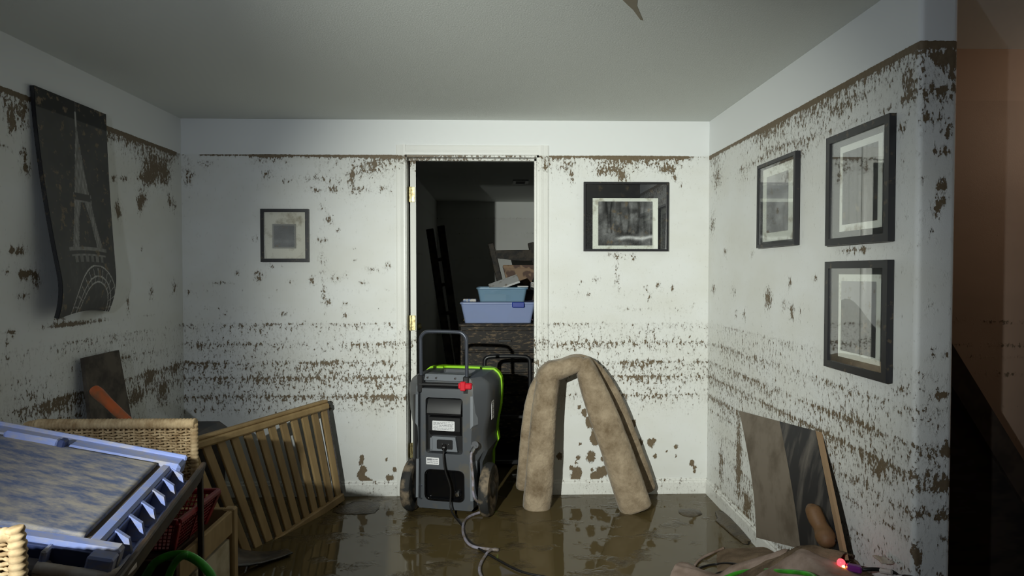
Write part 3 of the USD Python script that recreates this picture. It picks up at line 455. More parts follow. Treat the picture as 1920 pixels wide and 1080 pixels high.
q = [(*on_y(982, 918, 3.76), .10), (*on_y(988, 830, 3.75), .09), (*on_y(1001, 740, 3.74), .09), (*on_y(1020, 702, 3.73), .08), (*on_y(1052, 682, 3.73), .06), (*on_y(1084, 668, 3.73), .05), (*on_y(1112, 684, 3.73), .07), (*on_y(1140, 728, 3.735), .10), (*on_y(1172, 800, 3.74), .11), (*on_y(1214, 922, 3.75), .11)]
A = along(np.array(q), 80, 1); part(pk, 'rear_fold', flat_roll(A[:, :3], A[:, 3], .075, 12), PAD, 'rear fold of the roll', smooth=True)
# ------------------------------------------------------------------ slatted wooden panel on the left
WOOD = [mat(f'pale_wood_{i}', C(*a), .6, .3, col2=C(*b), scale=7, stretch=(1, 1, .25), lo=.35, hi=.68, detail=6) for i, (a, b) in enumerate((((176, 148, 104), (138, 112, 74)), ((166, 138, 96), (130, 106, 70)), ((184, 156, 110), (146, 120, 80))))]
BR, TR = np.array([-.905, 3.72, .03]), on_y(612, 761, 3.72)
BL_, TL_ = on_y(440, 1068, 2.98), on_y(345, 842, 2.88)
sl = thing('crib_side', 'pale wooden slatted crib side propped up at the left against the back wall', 'crib side', (BR + BL_) / 2)
nrm = np.cross(BL_ - BR, TR - BR); nrm /= np.linalg.norm(nrm); nrm = nrm if nrm[0] > 0 else -nrm
up_ = (TR - BR) / np.linalg.norm(TR - BR)
part(sl, 'top_rail', bar(TR + nrm * .012, TL_ + nrm * .012, .036, .03, nrm, .008), WOOD[2]); part(sl, 'cap_rail', bar(TR + up_ * .027, TL_ + up_ * .027, .045, .022, up_, .008), WOOD[0])
part(sl, 'bottom_rail', bar(BR + nrm * .012, BL_ + nrm * .012, .045, .03, nrm, .006), WOOD[1])
part(sl, 'end_board', bar(BR - nrm * .02 - (BL_ - BR) * .003, TR - nrm * .02 + up_ * .03, .012, .06, nrm, .003), mat('grey_wood', C(96, 92, 92), .7, .2, col2=C(70, 66, 62), scale=14), 'grey end board')  # end board in plain grey, darker than the slats
NS = 12
for i in range(NS):
    t = (i + .35) / (NS - .3); p, q = BR + (BL_ - BR) * t, TR + (TL_ - TR) * t
    part(sl, 'slat', bar(p + (q - p) * .02, q - (q - p) * .01, .047, .014, nrm, .003), WOOD[i % 3])
# ------------------------------------------------------------------ left clutter
CRATEW = mat('crate_wood', C(176, 150, 108), .7, .2, col2=C(128, 104, 70), scale=8, stretch=(1, 1, .4), lo=.35, hi=.7); CRATED = mat('shaded_crate_wood', C(78, 56, 42), .75, .2, col2=C(54, 40, 30), scale=9)  # the darker crate boards have the shade under the lid in their colour
PALE = mat('pale_plywood', C(196, 184, 158), .8, .1, col2=C(150, 134, 104), scale=6)
X0, X1, Y0, Y1, Z1 = -1.36, -.80, 1.60, 1.97, .615
cr = thing('wooden_crate', 'wooden crate of mixed boards on the floor under the red basket', 'crate', ((X0 + X1) / 2, (Y0 + Y1) / 2, 0))
part(cr, 'front_board', cbox((X0, Y0, .36), (X1, Y0 + .016, Z1)), CRATED); part(cr, 'front_board', cbox((X0, Y0, .02), (X1, Y0 + .016, .345)), CRATED)
part(cr, 'side_board', cbox((X1 - .016, Y0 + .017, Z1 - .07), (X1, Y1 - .03, Z1), .003), CRATEW); part(cr, 'side_board', cbox((X1 - .024, Y0 + .017, .03), (X1 - .008, Y1 - .03, Z1 - .085), .003), PALE, 'pale plywood side')
part(cr, 'corner_post', cbox((X1 - .03, Y1 - .03, 0), (X1 + .004, Y1 + .004, Z1 + .004), .005), CRATEW)
part(cr, 'back_board', cbox((X0, Y1 - .016, .03), (X1 - .031, Y1, Z1), .003), CRATEW); part(cr, 'left_board', cbox((X0, Y0 + .017, .03), (X0 + .016, Y1 - .017, Z1), .003), CRATEW); part(cr, 'bottom_board', cbox((X0 + .017, Y0 + .017, .012), (X1 - .025, Y1 - .017, .03)), CRATED)
part(cr, 'lid_board', cbox((X0, Y0 + .02, Z1 - .018), (X1 - .03, Y0 + .17, Z1 - .001), .003), CRATED)
# red mesh basket
RED = mat('red_mesh_plastic', C(150, 22, 34), .45, .4, col2=C(104, 30, 30), scale=8)
rb = thing('mesh_basket', 'red plastic mesh basket lying on the crate under the blue lid', 'basket', (-.96, 1.76, Z1))
def rbt(t, x, y):  # tapered wall
    return None
bx0, bx1, by0, by1, bz0, bz1 = -1.20, -.805, 1.625, 1.86, Z1 + .002, Z1 + .088; tp = .03
def bw(s, k):  # point of the tapered side wall: s around, k up
    c0 = [(bx0 + tp, by0 + tp), (bx1 - tp, by0 + tp), (bx1 - tp, by1 - tp), (bx0 + tp, by1 - tp)]; c1_ = [(bx0, by0), (bx1, by0), (bx1, by1), (bx0, by1)]
    i = int(s) % 4; f = s - int(s); a = np.array(c0[i]) * (1 - f) + np.array(c0[(i + 1) % 4]) * f; b = np.array(c1_[i]) * (1 - f) + np.array(c1_[(i + 1) % 4]) * f
    xy = a * (1 - k) + b * k; return np.array([xy[0], xy[1], bz0 + (bz1 - bz0) * k])
ms = []
for e, nn in ((0, 34), (1, 22), (2, 34), (3, 22)):
    for j in range(nn): ms.append(bar(bw(e + j / nn, 0), bw(e + j / nn, 1), .003, .003, (1, .3, 0), 0))
for k in np.linspace(0.05, .92, 8):
    for e in range(4): ms.append(bar(bw(e, k), bw(e + .9999, k), .003, .003, (0, 0, 1), 0))
part(rb, 'mesh_wall', ms, RED, kind='stuff')
part(rb, 'rim', [bar(bw(e, 1), bw(e + .9999, 1), .014, .014, (0, 0, 1), .003) for e in range(4)], RED); [part(rb, 'corner_post', bar(bw(e, 0), bw(e, 1), .018, .012, (1, 0, 0), .002), RED) for e in range(4)]; [part(rb, 'wall_rib', bar(bw(e + .5, 0), bw(e + .5, 1), .022, .006, (1, .2, 0), .001), RED) for e in range(4)]
part(rb, 'base', cbox((bx0 + tp, by0 + tp, bz0), (bx1 - tp, by1 - tp, bz0 + .004), 0), RED)
# black metal stand that carries the blue lid
FR, BK = np.array([-.700, 1.17, .803]), np.array([-.800, 1.70, .824]); da = np.array([-.500, -.10, .135]); da_ = da / np.linalg.norm(da); db = (BK - FR); dbn = db / np.linalg.norm(db); dn = np.cross(dbn, da_); dn = dn if dn[2] > 0 else -dn
LW, LD = .80, np.linalg.norm(db)
lp = lambda a, b, c=0.0: FR + da_ * a + dbn * b + dn * c
RUST = mat('dark_steel', C(46, 40, 36), .5, .4, metal=.3, col2=C(78, 62, 48), scale=14)
ms_ = thing('metal_stand', 'dark metal folding stand holding up the blue lid', 'stand', (*BK[:2], 0))
part(ms_, 'side_rail', bar(lp(-.018, -.02, -.035), lp(-.018, LD + .03, -.02), .012, .05, dn, .003), RUST)
for a, b in ((-.018, LD + .02), (-.018, .42), (.70, .05), (.70, LD - .02)):
    p = lp(a, b, -.03); f = np.array([p[0], p[1], 0]); 
    if a < 0 and b < .5: continue
    part(ms_, 'leg', bar(f, p, .013, .013, (1, 0, 0), .002), RUST)
part(ms_, 'cross_bar', [bar(lp(-.018, LD - .01, -.045), lp(.70, LD - .01, -.045), .014, .014, dn), bar(lp(.70, .03, -.045), lp(.70, LD, -.045), .014, .014, dn)], RUST)
# blue plastic lid
def blue_mat(name, a, b, dirt, lo, hi, sc):
    return mat(name, a, .42, .45, col2=dirt, scale=sc, stretch=(1, 1.8, 2.6), lo=lo, hi=hi, detail=7, nrough=.68, rough2=.85)
BLUE = blue_mat('blue_plastic', C(122, 136, 186), None, C(158, 152, 146), .46, .66, 9); BLUEM = mat('muddy_blue_plastic', C(84, 94, 122), .6, .3, col2=C(148, 141, 132), scale=13, stretch=(1, 2.6, 2.6), lo=.40, hi=.61, detail=8, nrough=.7, rough2=.9); NAVY = mat('blue_plastic_recess', C(44, 54, 92), .5, .4)
WHITEP = mat('white_plastic', C(206, 200, 196), .5, .3, col2=C(168, 150, 130), scale=10)
ld = thing('plastic_tote_lid', 'big blue plastic lid with ribbed rim and dried mud on top, at the left', 'lid', FR)
def lbox(a0, a1, b0, b1, c0, c1, ch=.004):
    m = cbox((a0, b0, c0), (a1, b1, c1), ch); A = np.eye(4); A[:3, 0], A[:3, 1], A[:3, 2], A[:3, 3] = da_, dbn, dn, FR
    m.apply_transform(A); 
    if np.linalg.det(A[:3, :3]) < 0: m.invert()
    return m
def lgrid(a, b):
    a_, b_ = .075 + (LW - .075) * a, .062 + (LD - .125) * b; c = .004 + .006 * (fb(a_, b_, s=14, seed=2) - .5) + .016 * np.exp(-((a_ - .075) / .012) ** 2) * 0
    return FR + a_[:, None] * da_ + b_[:, None] * dbn + c[:, None] * dn
part(ld, 'deck', sheet(lgrid, 70, 50, .012), BLUEM, 'sunken deck smeared with dried mud', smooth=True)
part(ld, 'deck_groove', [lbox(.062, .078, .058, LD - .06, -.004, .007, .002)], mat('groove_mud', C(88, 78, 68), .9, .1))
part(ld, 'back_rim', [lbox(0.02, LW, LD - .062, LD, -.02, .018, .008), lbox(.02, LW, LD - .012, LD, .01, .026, .004)], BLUE); part(ld, 'clip_ridge', [lbox(.30, .42, LD - .075, LD - .052, .008, .030, .006)], BLUE); part(ld, 'clip_notch', [lbox(.285, .302, LD - .078, LD - .05, .004, .032, .004)], NAVY)
part(ld, 'front_rim', [lbox(.0, LW, .03, .064, -.03, .012, .006), lbox(.0, .045, .0, .034, -.026, .008, .004), lbox(.11, .12, .0, .034, -.026, .006, .003), lbox(.30, .31, .0, .034, -.026, .006, .003), lbox(.56, .57, .0, .034, -.026, .006, .003)], BLUE)
part(ld, 'front_recess', [lbox(.0, LW, .022, .031, -.030, .004, .001)], NAVY); part(ld, 'front_lip', [lbox(.10, LW, -.012, .024, -.036, -.018, .006)], mat('grey_muddy_plastic', C(110, 104, 104), .6, .3)); 
cl = smooth_path([lp(.12, .0, -.026), lp(.05, -.002, -.026), lp(.005, .002, -.026), lp(-.012, .02, -.028), lp(-.014, .07, -.034)], 3); part(ld, 'corner_lip', tube(cl, .013, 8), WHITEP, 'white worn corner lip', smooth=True)
part(ld, 'side_rim', [lbox(.040, .066, .05, LD - .02, -.03, .012, .006), lbox(-.012, .006, .03, LD - .01, -.05, -.034, .004), lbox(.0, .045, .03, LD - .01, -.054, -.046, .002)], BLUE)
part(ld, 'side_recess', [lbox(.034, .041, .04, LD - .03, -.045, .004, .001)], NAVY)
for k in range(7):
    b0 = .045 + k * (LD - .09) / 6.2
    A3 = [lp(a, b, c) for a, c in ((.038, .008), (.038, -.045), (-.006, -.045), (.010, -.005)) for b in (b0 - .005, b0 + .005)]
    part(ld, 'rim_rib', hull(A3), BLUE)
# wicker hamper behind the lid
WICK = mat('pale_wicker', C(200, 176, 138), .75, .2, col2=C(148, 122, 88), scale=26, lo=.35, hi=.68); WICKD = mat('wicker_inside', C(88, 72, 52), .85, .1)
hx0, hx1, hy0 = on_y(70, 800, 2.2)[0], on_y(364, 800, 2.2)[0], 2.2; hz = on_y(220, 795, 2.2)[2]; SZ = .60
hm = thing('wicker_chair', 'wide wicker chair seen from behind, its woven back standing behind the blue lid', 'chair', ((hx0 + hx1) / 2, hy0, 0))
part(hm, 'back_lining', cbox((hx0 + .012, hy0 + .010, .06), (hx1 - .012, hy0 + .016, hz - .02), 0), WICKD)
ms = []; zs = np.arange(.08, hz - .02, .0095); xs = np.linspace(hx0 + .01, hx1 - .01, 30)
for i, z in enumerate(zs):
    sgn = 1 if i % 2 else -1; vis = z > hz - .42
    xx = np.linspace(hx0, hx1, 88 if vis else 21); ph = (xx - xs[0]) / (xs[1] - xs[0]); yy = hy0 + sgn * .0055 * np.cos(math.pi * ph); ms.append(tube(np.stack([xx, yy, z + .0016 * np.sin(ph * 2.3 + i)], 1), .0046, 4 if vis else 3, False))
part(hm, 'weave', ms, WICK, kind='stuff', smooth=True)
part(hm, 'stake', [tube([(x, hy0, .06), (x, hy0, hz)], .0036, 5) for x in xs], WICK, kind='stuff')
def wrapped(P, r, turns, seed=0, n=10):
    P = np.array(P, float); s = np.r_[0, np.cumsum(np.linalg.norm(np.diff(P, axis=0), axis=1))]; k = turns * 4; u = np.linspace(0, s[-1], k); Q = np.stack([np.interp(u, s, P[:, j]) for j in range(3)], 1)
    return tube(Q, r * (1 + .10 * np.array([0, 1, .6, -.8] * turns)[:k]), n)
R_ = .0175
part(hm, 'top_rim', wrapped([(hx0 - .0, hy0, hz), (hx1 + .006, hy0, hz)], R_, 46), WICK, smooth=True); part(hm, 'arm_rim', wrapped([(hx0 + .01, hy0 + .012, hz - .002), (hx0 - .05, hy0 + .03, hz - .014), (hx0 - .10, hy0 + .12, hz - .05)], R_, 14), WICK, smooth=True)
for x in (hx0, hx1): part(hm, 'back_post', wrapped([(x, hy0, .0), (x, hy0, hz)], .0125, 60, n=8), WICK, smooth=True)
part(hm, 'seat', cbox((hx0 + .02, hy0 + .02, SZ - .05), (hx1 - .14, hy0 + .25, SZ), .012), WICK)
for x in (hx0 + .05, hx1 - .17): part(hm, 'front_leg', tube([(x, hy0 + .22, 0), (x, hy0 + .22, SZ - .05)], .016, 8), WICK)
# wicker armchair, only its near arm shows
wz = on_y(20, 988, .95)[2]
wc = thing('wicker_armchair', 'wicker armchair whose rope-wrapped arm post shows in the lower left corner', 'chair', (-1.0, .95, 0))
px_ = on_y(33, 1000, .95)[0]
part(wc, 'arm_post', [wrapped([(px_, .95, .0), (px_, .95, wz - .03), (px_ - .004, .95, wz)], .0115, 90, n=8), wrapped([(px_ - .002, .95, wz - .012), (px_ - .5, .95, wz - .02)], .011, 40, n=8)], WICK, smooth=True)
ms = [];
for i, z in enumerate(np.arange(wz - .32, wz - .02, .0075)):
    xx = np.linspace(px_ - .5, px_ - .004, 90); ms.append(tube(np.stack([xx, .955 + (.0035 if i % 2 else -.0035) * np.cos(math.pi * xx / .012), np.full_like(xx, z)], 1), .0036, 4, False))
part(wc, 'arm_weave', ms, WICK, kind='stuff', smooth=True); part(wc, 'arm_backing', cbox((px_ - .5, .962, wz - .34), (px_ - .006, .968, wz - .03), 0), WICKD); part(wc, 'seat', cbox((px_ - .55, .40, .36), (px_ - .01, .94, .42), .02), WICK)
[part(wc, 'leg', tube([(px_ - x, y, 0), (px_ - x, y, .4)], .018, 8), WICK) for x in (.03, .5) for y in (.45, .9)]
# reddish slatted stool under the lid
STOOL = mat('reddish_wood', C(122, 78, 56), .6, .3, col2=C(160, 120, 88), scale=12, stretch=(1, 1, 4), lo=.5, hi=.66)
so = thing('slatted_stool', 'reddish brown slatted wooden stool under the front edge of the blue lid', 'stool', (-.98, 1.30, 0))
for k in range(4): part(so, 'slat', rot(cbox((-1.30, 1.13 + k * .07, .655), (-.80, 1.185 + k * .07, .675), .004), 0), STOOL)
for x in (-1.28, -.83):
    for y in (1.15, 1.37): part(so, 'leg', cbox((x - .018, y - .018, 0), (x + .018, y + .018, .655), .004), STOOL)
part(so, 'apron', [cbox((-1.28, 1.142, .59), (-.83, 1.156, .653), .002)], STOOL)
part(so, 'apron', [cbox((-1.28, 1.364, .59), (-.83, 1.378, .653), .002)], STOOL)
# green garden hose draped over the crate
GREEN = mat('green_hose', C(60, 170, 36), .4, .45, col2=C(52, 120, 34), scale=12)
zr = Z1 + .011
g1 = spline([(-1.02, 1.50, .25), (-.99, 1.535, .40), on_y(268, 1090, 1.57), on_y(290, 1056, 1.585), on_y(318, 1042, 1.60), on_y(345, 1040, 1.605), on_y(368, 1050, 1.60), on_y(388, 1068, 1.585), on_y(402, 1100, 1.57), (-.70, 1.53, .35), (-.66, 1.50, .08), (-.62, 1.45, .011), (-.55, 1.40, .011)], 80)
o = thing('garden_hose', 'bright green garden hose looped over the front edge of the wooden crate', 'hose', g1[40]); part(o, 'hose', tube(g1, .0105, 10), GREEN, smooth=True)
g2 = spline([on_y(352, 1041, 1.598), on_y(332, 1050, 1.585), on_y(318, 1076, 1.575), on_y(310, 1110, 1.57), (-.87, 1.55, .3)], 40); part(o, 'hose_branch', tube(g2, .009, 10), GREEN, smooth=True)
# black case behind the slatted panel, dark curved scrap in front of it
BLACKC = mat('black_case', C(30, 31, 36), .5, .4, col2=C(58, 50, 42), scale=12)
cz = on_y(390, 790, 3.3)[2]
o = thing('black_case', 'black flat-topped case behind the woven chair back and slatted crib side', 'case', (-1.55, 3.15, 0)); part(o, 'body', cbox((-1.72, 2.98, 0), (-1.39, 3.3, cz - .05), .012), BLACKC); part(o, 'lid', hull([(-1.73, 2.97, cz - .05), (-1.36, 2.97, cz - .05), (-1.73, 3.31, cz - .05), (-1.36, 3.31, cz - .05), (-1.72, 2.98, cz), (-1.42, 2.98, cz), (-1.72, 3.3, cz), (-1.42, 3.3, cz), (-1.37, 2.98, cz - .03)]), BLACKC)
sc_ = thing('rubber_mat', 'curled black rubber scrap on the floor at the foot of the slatted crib side', 'rubber scrap', (-1.12, 2.95, 0))
def scrap(u, v):
    p0, p1 = np.array([-1.24, 2.80]), np.array([-.98, 3.03]); d = p1 - p0; nn = np.array([-d[1], d[0]]) / np.linalg.norm(d); xy = p0 + u[:, None] * d + (v[:, None] - .5) * .16 * nn * (1.1 - .7 * u[:, None]); z = .012 + .16 * (1 - u) ** 2.2 * (.4 + .6 * v) + .01 * fb(u, v, s=6, seed=4)
    return np.c_[xy, z]
part(sc_, 'sheet', sheet(scrap, 26, 14, .006), mat('black_rubber', C(34, 33, 34), .35, .5, col2=C(70, 60, 48), scale=14), smooth=True)
# grey board and orange tool handle by the left wall
gb = thing('leaning_board', 'grey muddy board leaning on the left wall behind the wicker chair', 'board', (XL + .1, 2.9, 0))
bt0, bt1 = on_x(150, 672, XL + .02), on_x(217, 657, XL + .02); bb = np.array([.26, .0, 0])
th = np.array([XL + .13, bt0[1] - .02, .0]); th1 = np.array([XL + .13, bt1[1] + .08, .0])
P = [bt0, bt1, th, th1]; nn_ = np.cross(bt1 - bt0, th - bt0); nn_ /= np.linalg.norm(nn_); nn_ = nn_ if nn_[0] > 0 else -nn_
part(gb, 'panel', hull([p + nn_ * k for p in P for k in (0, .016)]), mat('grey_muddy_board', C(96, 88, 78), .8, .2, col2=C(66, 60, 55), scale=9), local=False)
WOODO = mat('orange_varnished_wood', C(190, 96, 52), .4, .4, col2=C(140, 96, 66), scale=14)
tp0, tp1 = on_y(176, 730, 2.62), on_y(236, 786, 2.62); td = (tp1 - tp0) / np.linalg.norm(tp1 - tp0)
o = thing('wooden_tool_handle', 'orange wooden tool handle sticking up from behind the woven chair back', 'tool handle', tp0)
tp1 = on_y(322, 868, 2.42); td = (tp1 - tp0) / np.linalg.norm(tp1 - tp0); ext = tp0 + td * (tp0[2] - SZ - .02) / -td[2]; part(o, 'shaft', tube([tp0 - td * .002, tp0 + td * .004, tp0 + td * .03, tp0 + td * .10, ext], [.012, .021, .024, .020, .017], 12), WOODO, smooth=True)
# ------------------------------------------------------------------ pictures
def bars(x0, x1, z0, z1, w, y0, y1):
    out = sbox(x0, z0, x1, z1); return [plate(Polygon(p), y0, y1) for p in ([(x0, z0), (x1, z0), (x1 - w, z0 + w), (x0 + w, z0 + w)], [(x0, z1), (x0 + w, z1 - w), (x1 - w, z1 - w), (x1, z1)], [(x0, z0), (x0 + w, z0 + w), (x0 + w, z1 - w), (x0, z1)], [(x1, z0), (x1, z1), (x1 - w, z1 - w), (x1 - w, z0 + w)])]
def art(w, h, fn, nu=110, nv=90):
    g = grid(nu, nv, lambda u, v: np.stack([(u - .5) * w, np.zeros_like(u), (v - .5) * h], 1)); u, v = np.meshgrid(np.linspace(0, 1, nu), np.linspace(0, 1, nv), indexing='ij'); g_ = fn(u.ravel(), v.ravel()); g_ = np.clip(g_, .004, .9)
    return g, np.stack([g_ * 1.0, g_ * 1.0, g_ * 1.02], 1)
def picture(name, label, w, h, fw_, place, black=None, white=.03, artfn=None, offset=(0, 0), matcol=None, group=None, art_size=None, glass=True, inner=None):
    """A framed print: hangs in the local plane y = 0 .. -0.02, looking along -y; place = (location, rotz)."""
    t = thing(name, label, 'framed picture', place[0], place[1], group)
    if place[1] == 0: origin[t] = None
    part(t, 'frame', bars(-w / 2, w / 2, -h / 2, h / 2, fw_, -.024, -.002), BLACKF, local=True); part(t, 'backing', cbox((-w / 2 + .003, -.006, -h / 2 + .003), (w / 2 - .003, -.002, h / 2 - .003), 0), BLACKF, local=True)
    iw, ih = w - 2 * fw_, h - 2 * fw_; ox, oz = offset
    if black is None: part(t, 'mat_board', cbox((-iw / 2, -.0085, -ih / 2), (iw / 2, -.0065, ih / 2), 0), matcol or MATW, local=True)
    else:
        mw, mh = black; part(t, 'outer_mat', cbox((-iw / 2, -.0085, -ih / 2), (iw / 2, -.0065, ih / 2), 0), BLACKF, 'black outer mat', local=True); part(t, 'mat_board', cbox((ox - mw / 2, -.0105, oz - mh / 2), (ox + mw / 2, -.0087, oz + mh / 2), 0), matcol or MATW, 'white inner mat', local=True)
    aw, ah = art_size; g, tint = art(aw, ah, artfn); g.apply_translation((ox, -.0125, oz)); part(t, 'print', g, PRINT, local=True, prim=dict(tint=tint))
    if inner: part(t, 'print_border', bars(ox - aw / 2 - inner, ox + aw / 2 + inner, oz - ah / 2 - inner, oz + ah / 2 + inner, inner + .001, -.0135, -.0115), mat('grey_border', C(150, 148, 142), .7), local=True)
    if glass: part(t, 'glass', cbox((-iw / 2, -.0185, -ih / 2), (iw / 2, -.0165, ih / 2), 0), GLASS, 'pane of glass', local=True)
    return t
def forest(u, v):
    g = .02 + .55 * fb(u * 9, v * 8, s=1, seed=31, o=6) ** 2.6
    for x, w_, a in ((.16, .018, -.7), (.24, .02, -.8), (.29, .012, .5), (.42, .02, -.5), (.55, .022, -.6), (.63, .012, .35), (.74, .03, -.6), (.86, .02, -.6), (.93, .014, .3)):
        g *= 1 + a * np.exp(-((u - x - .02 * np.sin(v * 6 + x * 30)) / w_) ** 2) * (v > .28)
    br = np.exp(-((v - .17 - .10 * (u - .55) ** 2 - .015 * np.sin(u * 14)) / .035) ** 2) * np.clip((u - .28) * 6, 0, 1); g += .55 * br * (.5 + fb(u * 30, v * 20, s=1, seed=3)); g *= np.where((u < .3) & (v < .35), .9, 1)
    g += .16 * np.exp(-((u - .1) / .12) ** 2 - ((v - .35) / .2) ** 2) * fb(u * 24, v * 24, s=1, seed=5); g -= .10 * np.exp(-((u - .52) / .12) ** 2 - ((v - .25) / .06) ** 2)
    return g
def misty(u, v): return .10 + .12 * fb(u * 5, v * 5, s=1, seed=61) + .10 * np.exp(-((v - .25) / .1) ** 2) * fb(u * 9, v * 9, s=1, seed=4)
def pale(u, v): return .16 + .40 * fb(u * 4, v * 7, s=1, seed=71) * (1 - .7 * np.exp(-((v - .72) / .09) ** 2))
def woods(u, v):
    g = .03 + .10 * fb(u * 8, v * 7, s=1, seed=81)
    for x in (.2, .45, .7, .85): g *= 1 - .6 * np.exp(-((u - x) / .03) ** 2)
    return g
def hillside(u, v): return np.where(v > .55 + .2 * np.sin(u * 3 + 1), .30 + .2 * fb(u * 4, v * 4, s=1, seed=9), .03 + .06 * fb(u * 9, v * 9, s=1, seed=10))
def back_at(x0, x1, y0, y1):
    a, b = on_y(x0, y1, YB - .012), on_y(x1, y0, YB - .012); return b[0] - a[0], b[2] - a[2], ((a[0] + b[0]) / 2, YB - .001, (a[2] + b[2]) / 2)
w_, h_, c_ = back_at(490, 579, 392, 491)
picture('framed_print', 'small black-framed print with a tiny square image on the back wall left of the doorway', w_, h_, .019, (c_, 0), artfn=misty, art_size=(.122, .128), offset=(-.005, -.004), inner=.008, matcol=mat('stained_mat', C(228, 224, 212), .7, .2, col2=C(150, 138, 112), scale=12, lo=.5, hi=.7))
w_, h_, c_ = back_at(1094, 1253, 342, 471)
picture('framed_photograph', 'black-framed black and white forest stream photograph on the back wall right of the doorway', w_, h_, .012, (c_, 0), black=(.392, .302), offset=(-.003, -.040), artfn=forest, art_size=(.325, .262))
def right_at(x0, x1, y0, y1):
    a, b = on_x(x0, y1, XR - .012), on_x(x1, y1, XR - .012); y_ = (a[1] + b[1]) / 2; za, zb = on_x(x1, y0, XR - .012)[2], on_x(x1, y1, XR - .012)[2]; return a[1] - b[1], za - zb, (XR - .001, y_, (za + zb) / 2)
w_, h_, c_ = right_at(1423, 1495, 283, 459)
picture('framed_print', 'narrow black-framed pale print nearest the back corner on the right wall', w_, h_, .016, (c_, -90), black=(w_ * .80, h_ * .86), artfn=pale, art_size=(w_ * .56, h_ * .66))
w_, h_, c_ = right_at(1553, 1672, 213, 452)
picture('framed_print', 'large black-framed dark woodland print, upper of the two stacked on the right wall', w_, h_, .026, (c_, -90), black=(w_ * .66, h_ * .76), artfn=woods, art_size=(w_ * .55, h_ * .64), offset=(.01, .0))
w_, h_, c_ = right_at(1550, 1668, 487, 719)
picture('framed_print', 'large black-framed print with a curled sheet, lower of the two stacked on the right wall', w_, h_, .026, (c_, -90), black=(w_ * .66, h_ * .76), artfn=hillside, art_size=(w_ * .55, h_ * .64), offset=(.01, .0))
# warped canvas with the iron tower, on the left wall
def tower(u, v):
    cx = .52; y = 1 - v; g = .040 + .05 * fb(u * 5, v * 9, s=1, seed=91, o=5)
    hw = np.interp(y, [.10, .16, .30, .42, .56, .70, .72, .80], [.008, .018, .062, .105, .17, .26, .29, .32]); d = np.abs(u - cx); inn = d < hw
    tex = .35 + .9 * fb(u * 26, v * 34, s=1, seed=92, o=4); leg = np.interp(y, [.42, .56, .70], [.0, .55, .62]); body = np.where(y < .70, inn & (d > hw * leg), False)
    lat = .6 + .4 * np.abs(np.sin((u + v * .6) * 60)) * np.abs(np.sin((u - v * .6) * 60)); g = np.where(body, .36 * tex * lat, g)
    for yy, h2, w2 in ((.445, .012, .14), (.47, .012, .14), (.70, .012, .32), (.73, .01, .30)): g = np.where((np.abs(y - yy) < h2 * .6) & (d < w2), .28 * tex, g)
    g = np.where((np.abs(y - .455) < .016) & (d < .13), .07, g)
    g = np.where((np.abs(y - .745) < .02) & (d < .28) & (np.sin(u * 70) > -.2), .24 * tex, g); g = np.where((y > .76) & (y < .99) & (d < .36) & (d > .05), np.maximum(g, .09 * tex), g)
    for rad in (.20, .235, .30): rr = np.sqrt(((u - cx - .12) * 1.0) ** 2 + ((y - 1.02) * 1.75) ** 2); g = np.where((np.abs(rr - rad * 1.4) < .006) & (y > .78), .42, g)
    rr = np.sqrt(((u - cx - .12)) ** 2 + ((y - 1.02) * 1.75) ** 2); an = np.arctan2((1.02 - y) * 1.75, u - cx - .12); g = np.where((rr > .29) & (rr < .40) & (np.abs(np.sin(an * 14)) < .16) & (y > .78), .36, g)
    fl = np.interp(y, [0, .07, .09], [.012, .014, 1]); g = g * np.where(y < .085, .35, 1); g = np.where((d < .012) & (y < .12) & (y > .05), .34, g); return g
cy0, cy1 = on_x(63, 165, XL + .02)[1], on_x(198, 210, XL + .02)[1]; ct, cb_ = on_x(63, 166, XL + .02)[2], on_x(198, 586, XL + .02)[2]; ct = (ct + on_x(198, 209, XL + .02)[2]) / 2
def canv(u, v, off=0.0):
    lift = .022 + .012 * (1 - v) + .098 * np.clip(1 - v, 0, 1) ** 1.7 * (1 - .62 * u) - .05 * np.clip((.2 - v) / .2, 0, 1) ** 2
    y = cy0 + (cy1 - cy0) * u + .03 * (1 - v) * (1 - u); z = cb_ + (ct - cb_) * v + .02 * (1 - v) * np.sin(u * 3)
    return np.stack([XL + lift + off, y, z], 1)
o = thing('canvas_print', 'tall dark canvas print of an iron lattice tower, warped and hanging on the left wall', 'canvas print', (XL, (cy0 + cy1) / 2, (ct + cb_) / 2))
nu, nv = 130, 240; g = grid(nu, nv, lambda u, v: canv(u, v)); u, v = np.meshgrid(np.linspace(0, 1, nu), np.linspace(0, 1, nv), indexing='ij'); tv = np.clip(tower(u.ravel(), v.ravel()), .004, .9); g.invert() if g.face_normals[:, 0].mean() < 0 else None
part(o, 'picture', g, CANVAS, 'printed canvas face', smooth=True, prim=dict(tint=np.stack([tv, tv * .98, tv * .92], 1)))
bk = sheet(lambda u, v: canv(u, v, -.0015), 16, 30, .016); nh = len(bk.vertices) // 2
if bk.vertices[nh:, 0].mean() > bk.vertices[:nh, 0].mean(): bk = sheet(lambda u, v: canv(1 - u, v, -.0015), 16, 30, .016)
part(o, 'canvas_body', bk, BLACKF, 'dark canvas edge and back', smooth=30)
part(o, 'top_bar', cbox((XL + .001, cy0 + .01, ct - .05), (XL + .018, cy1 - .01, ct - .01), .003), BLACKF)
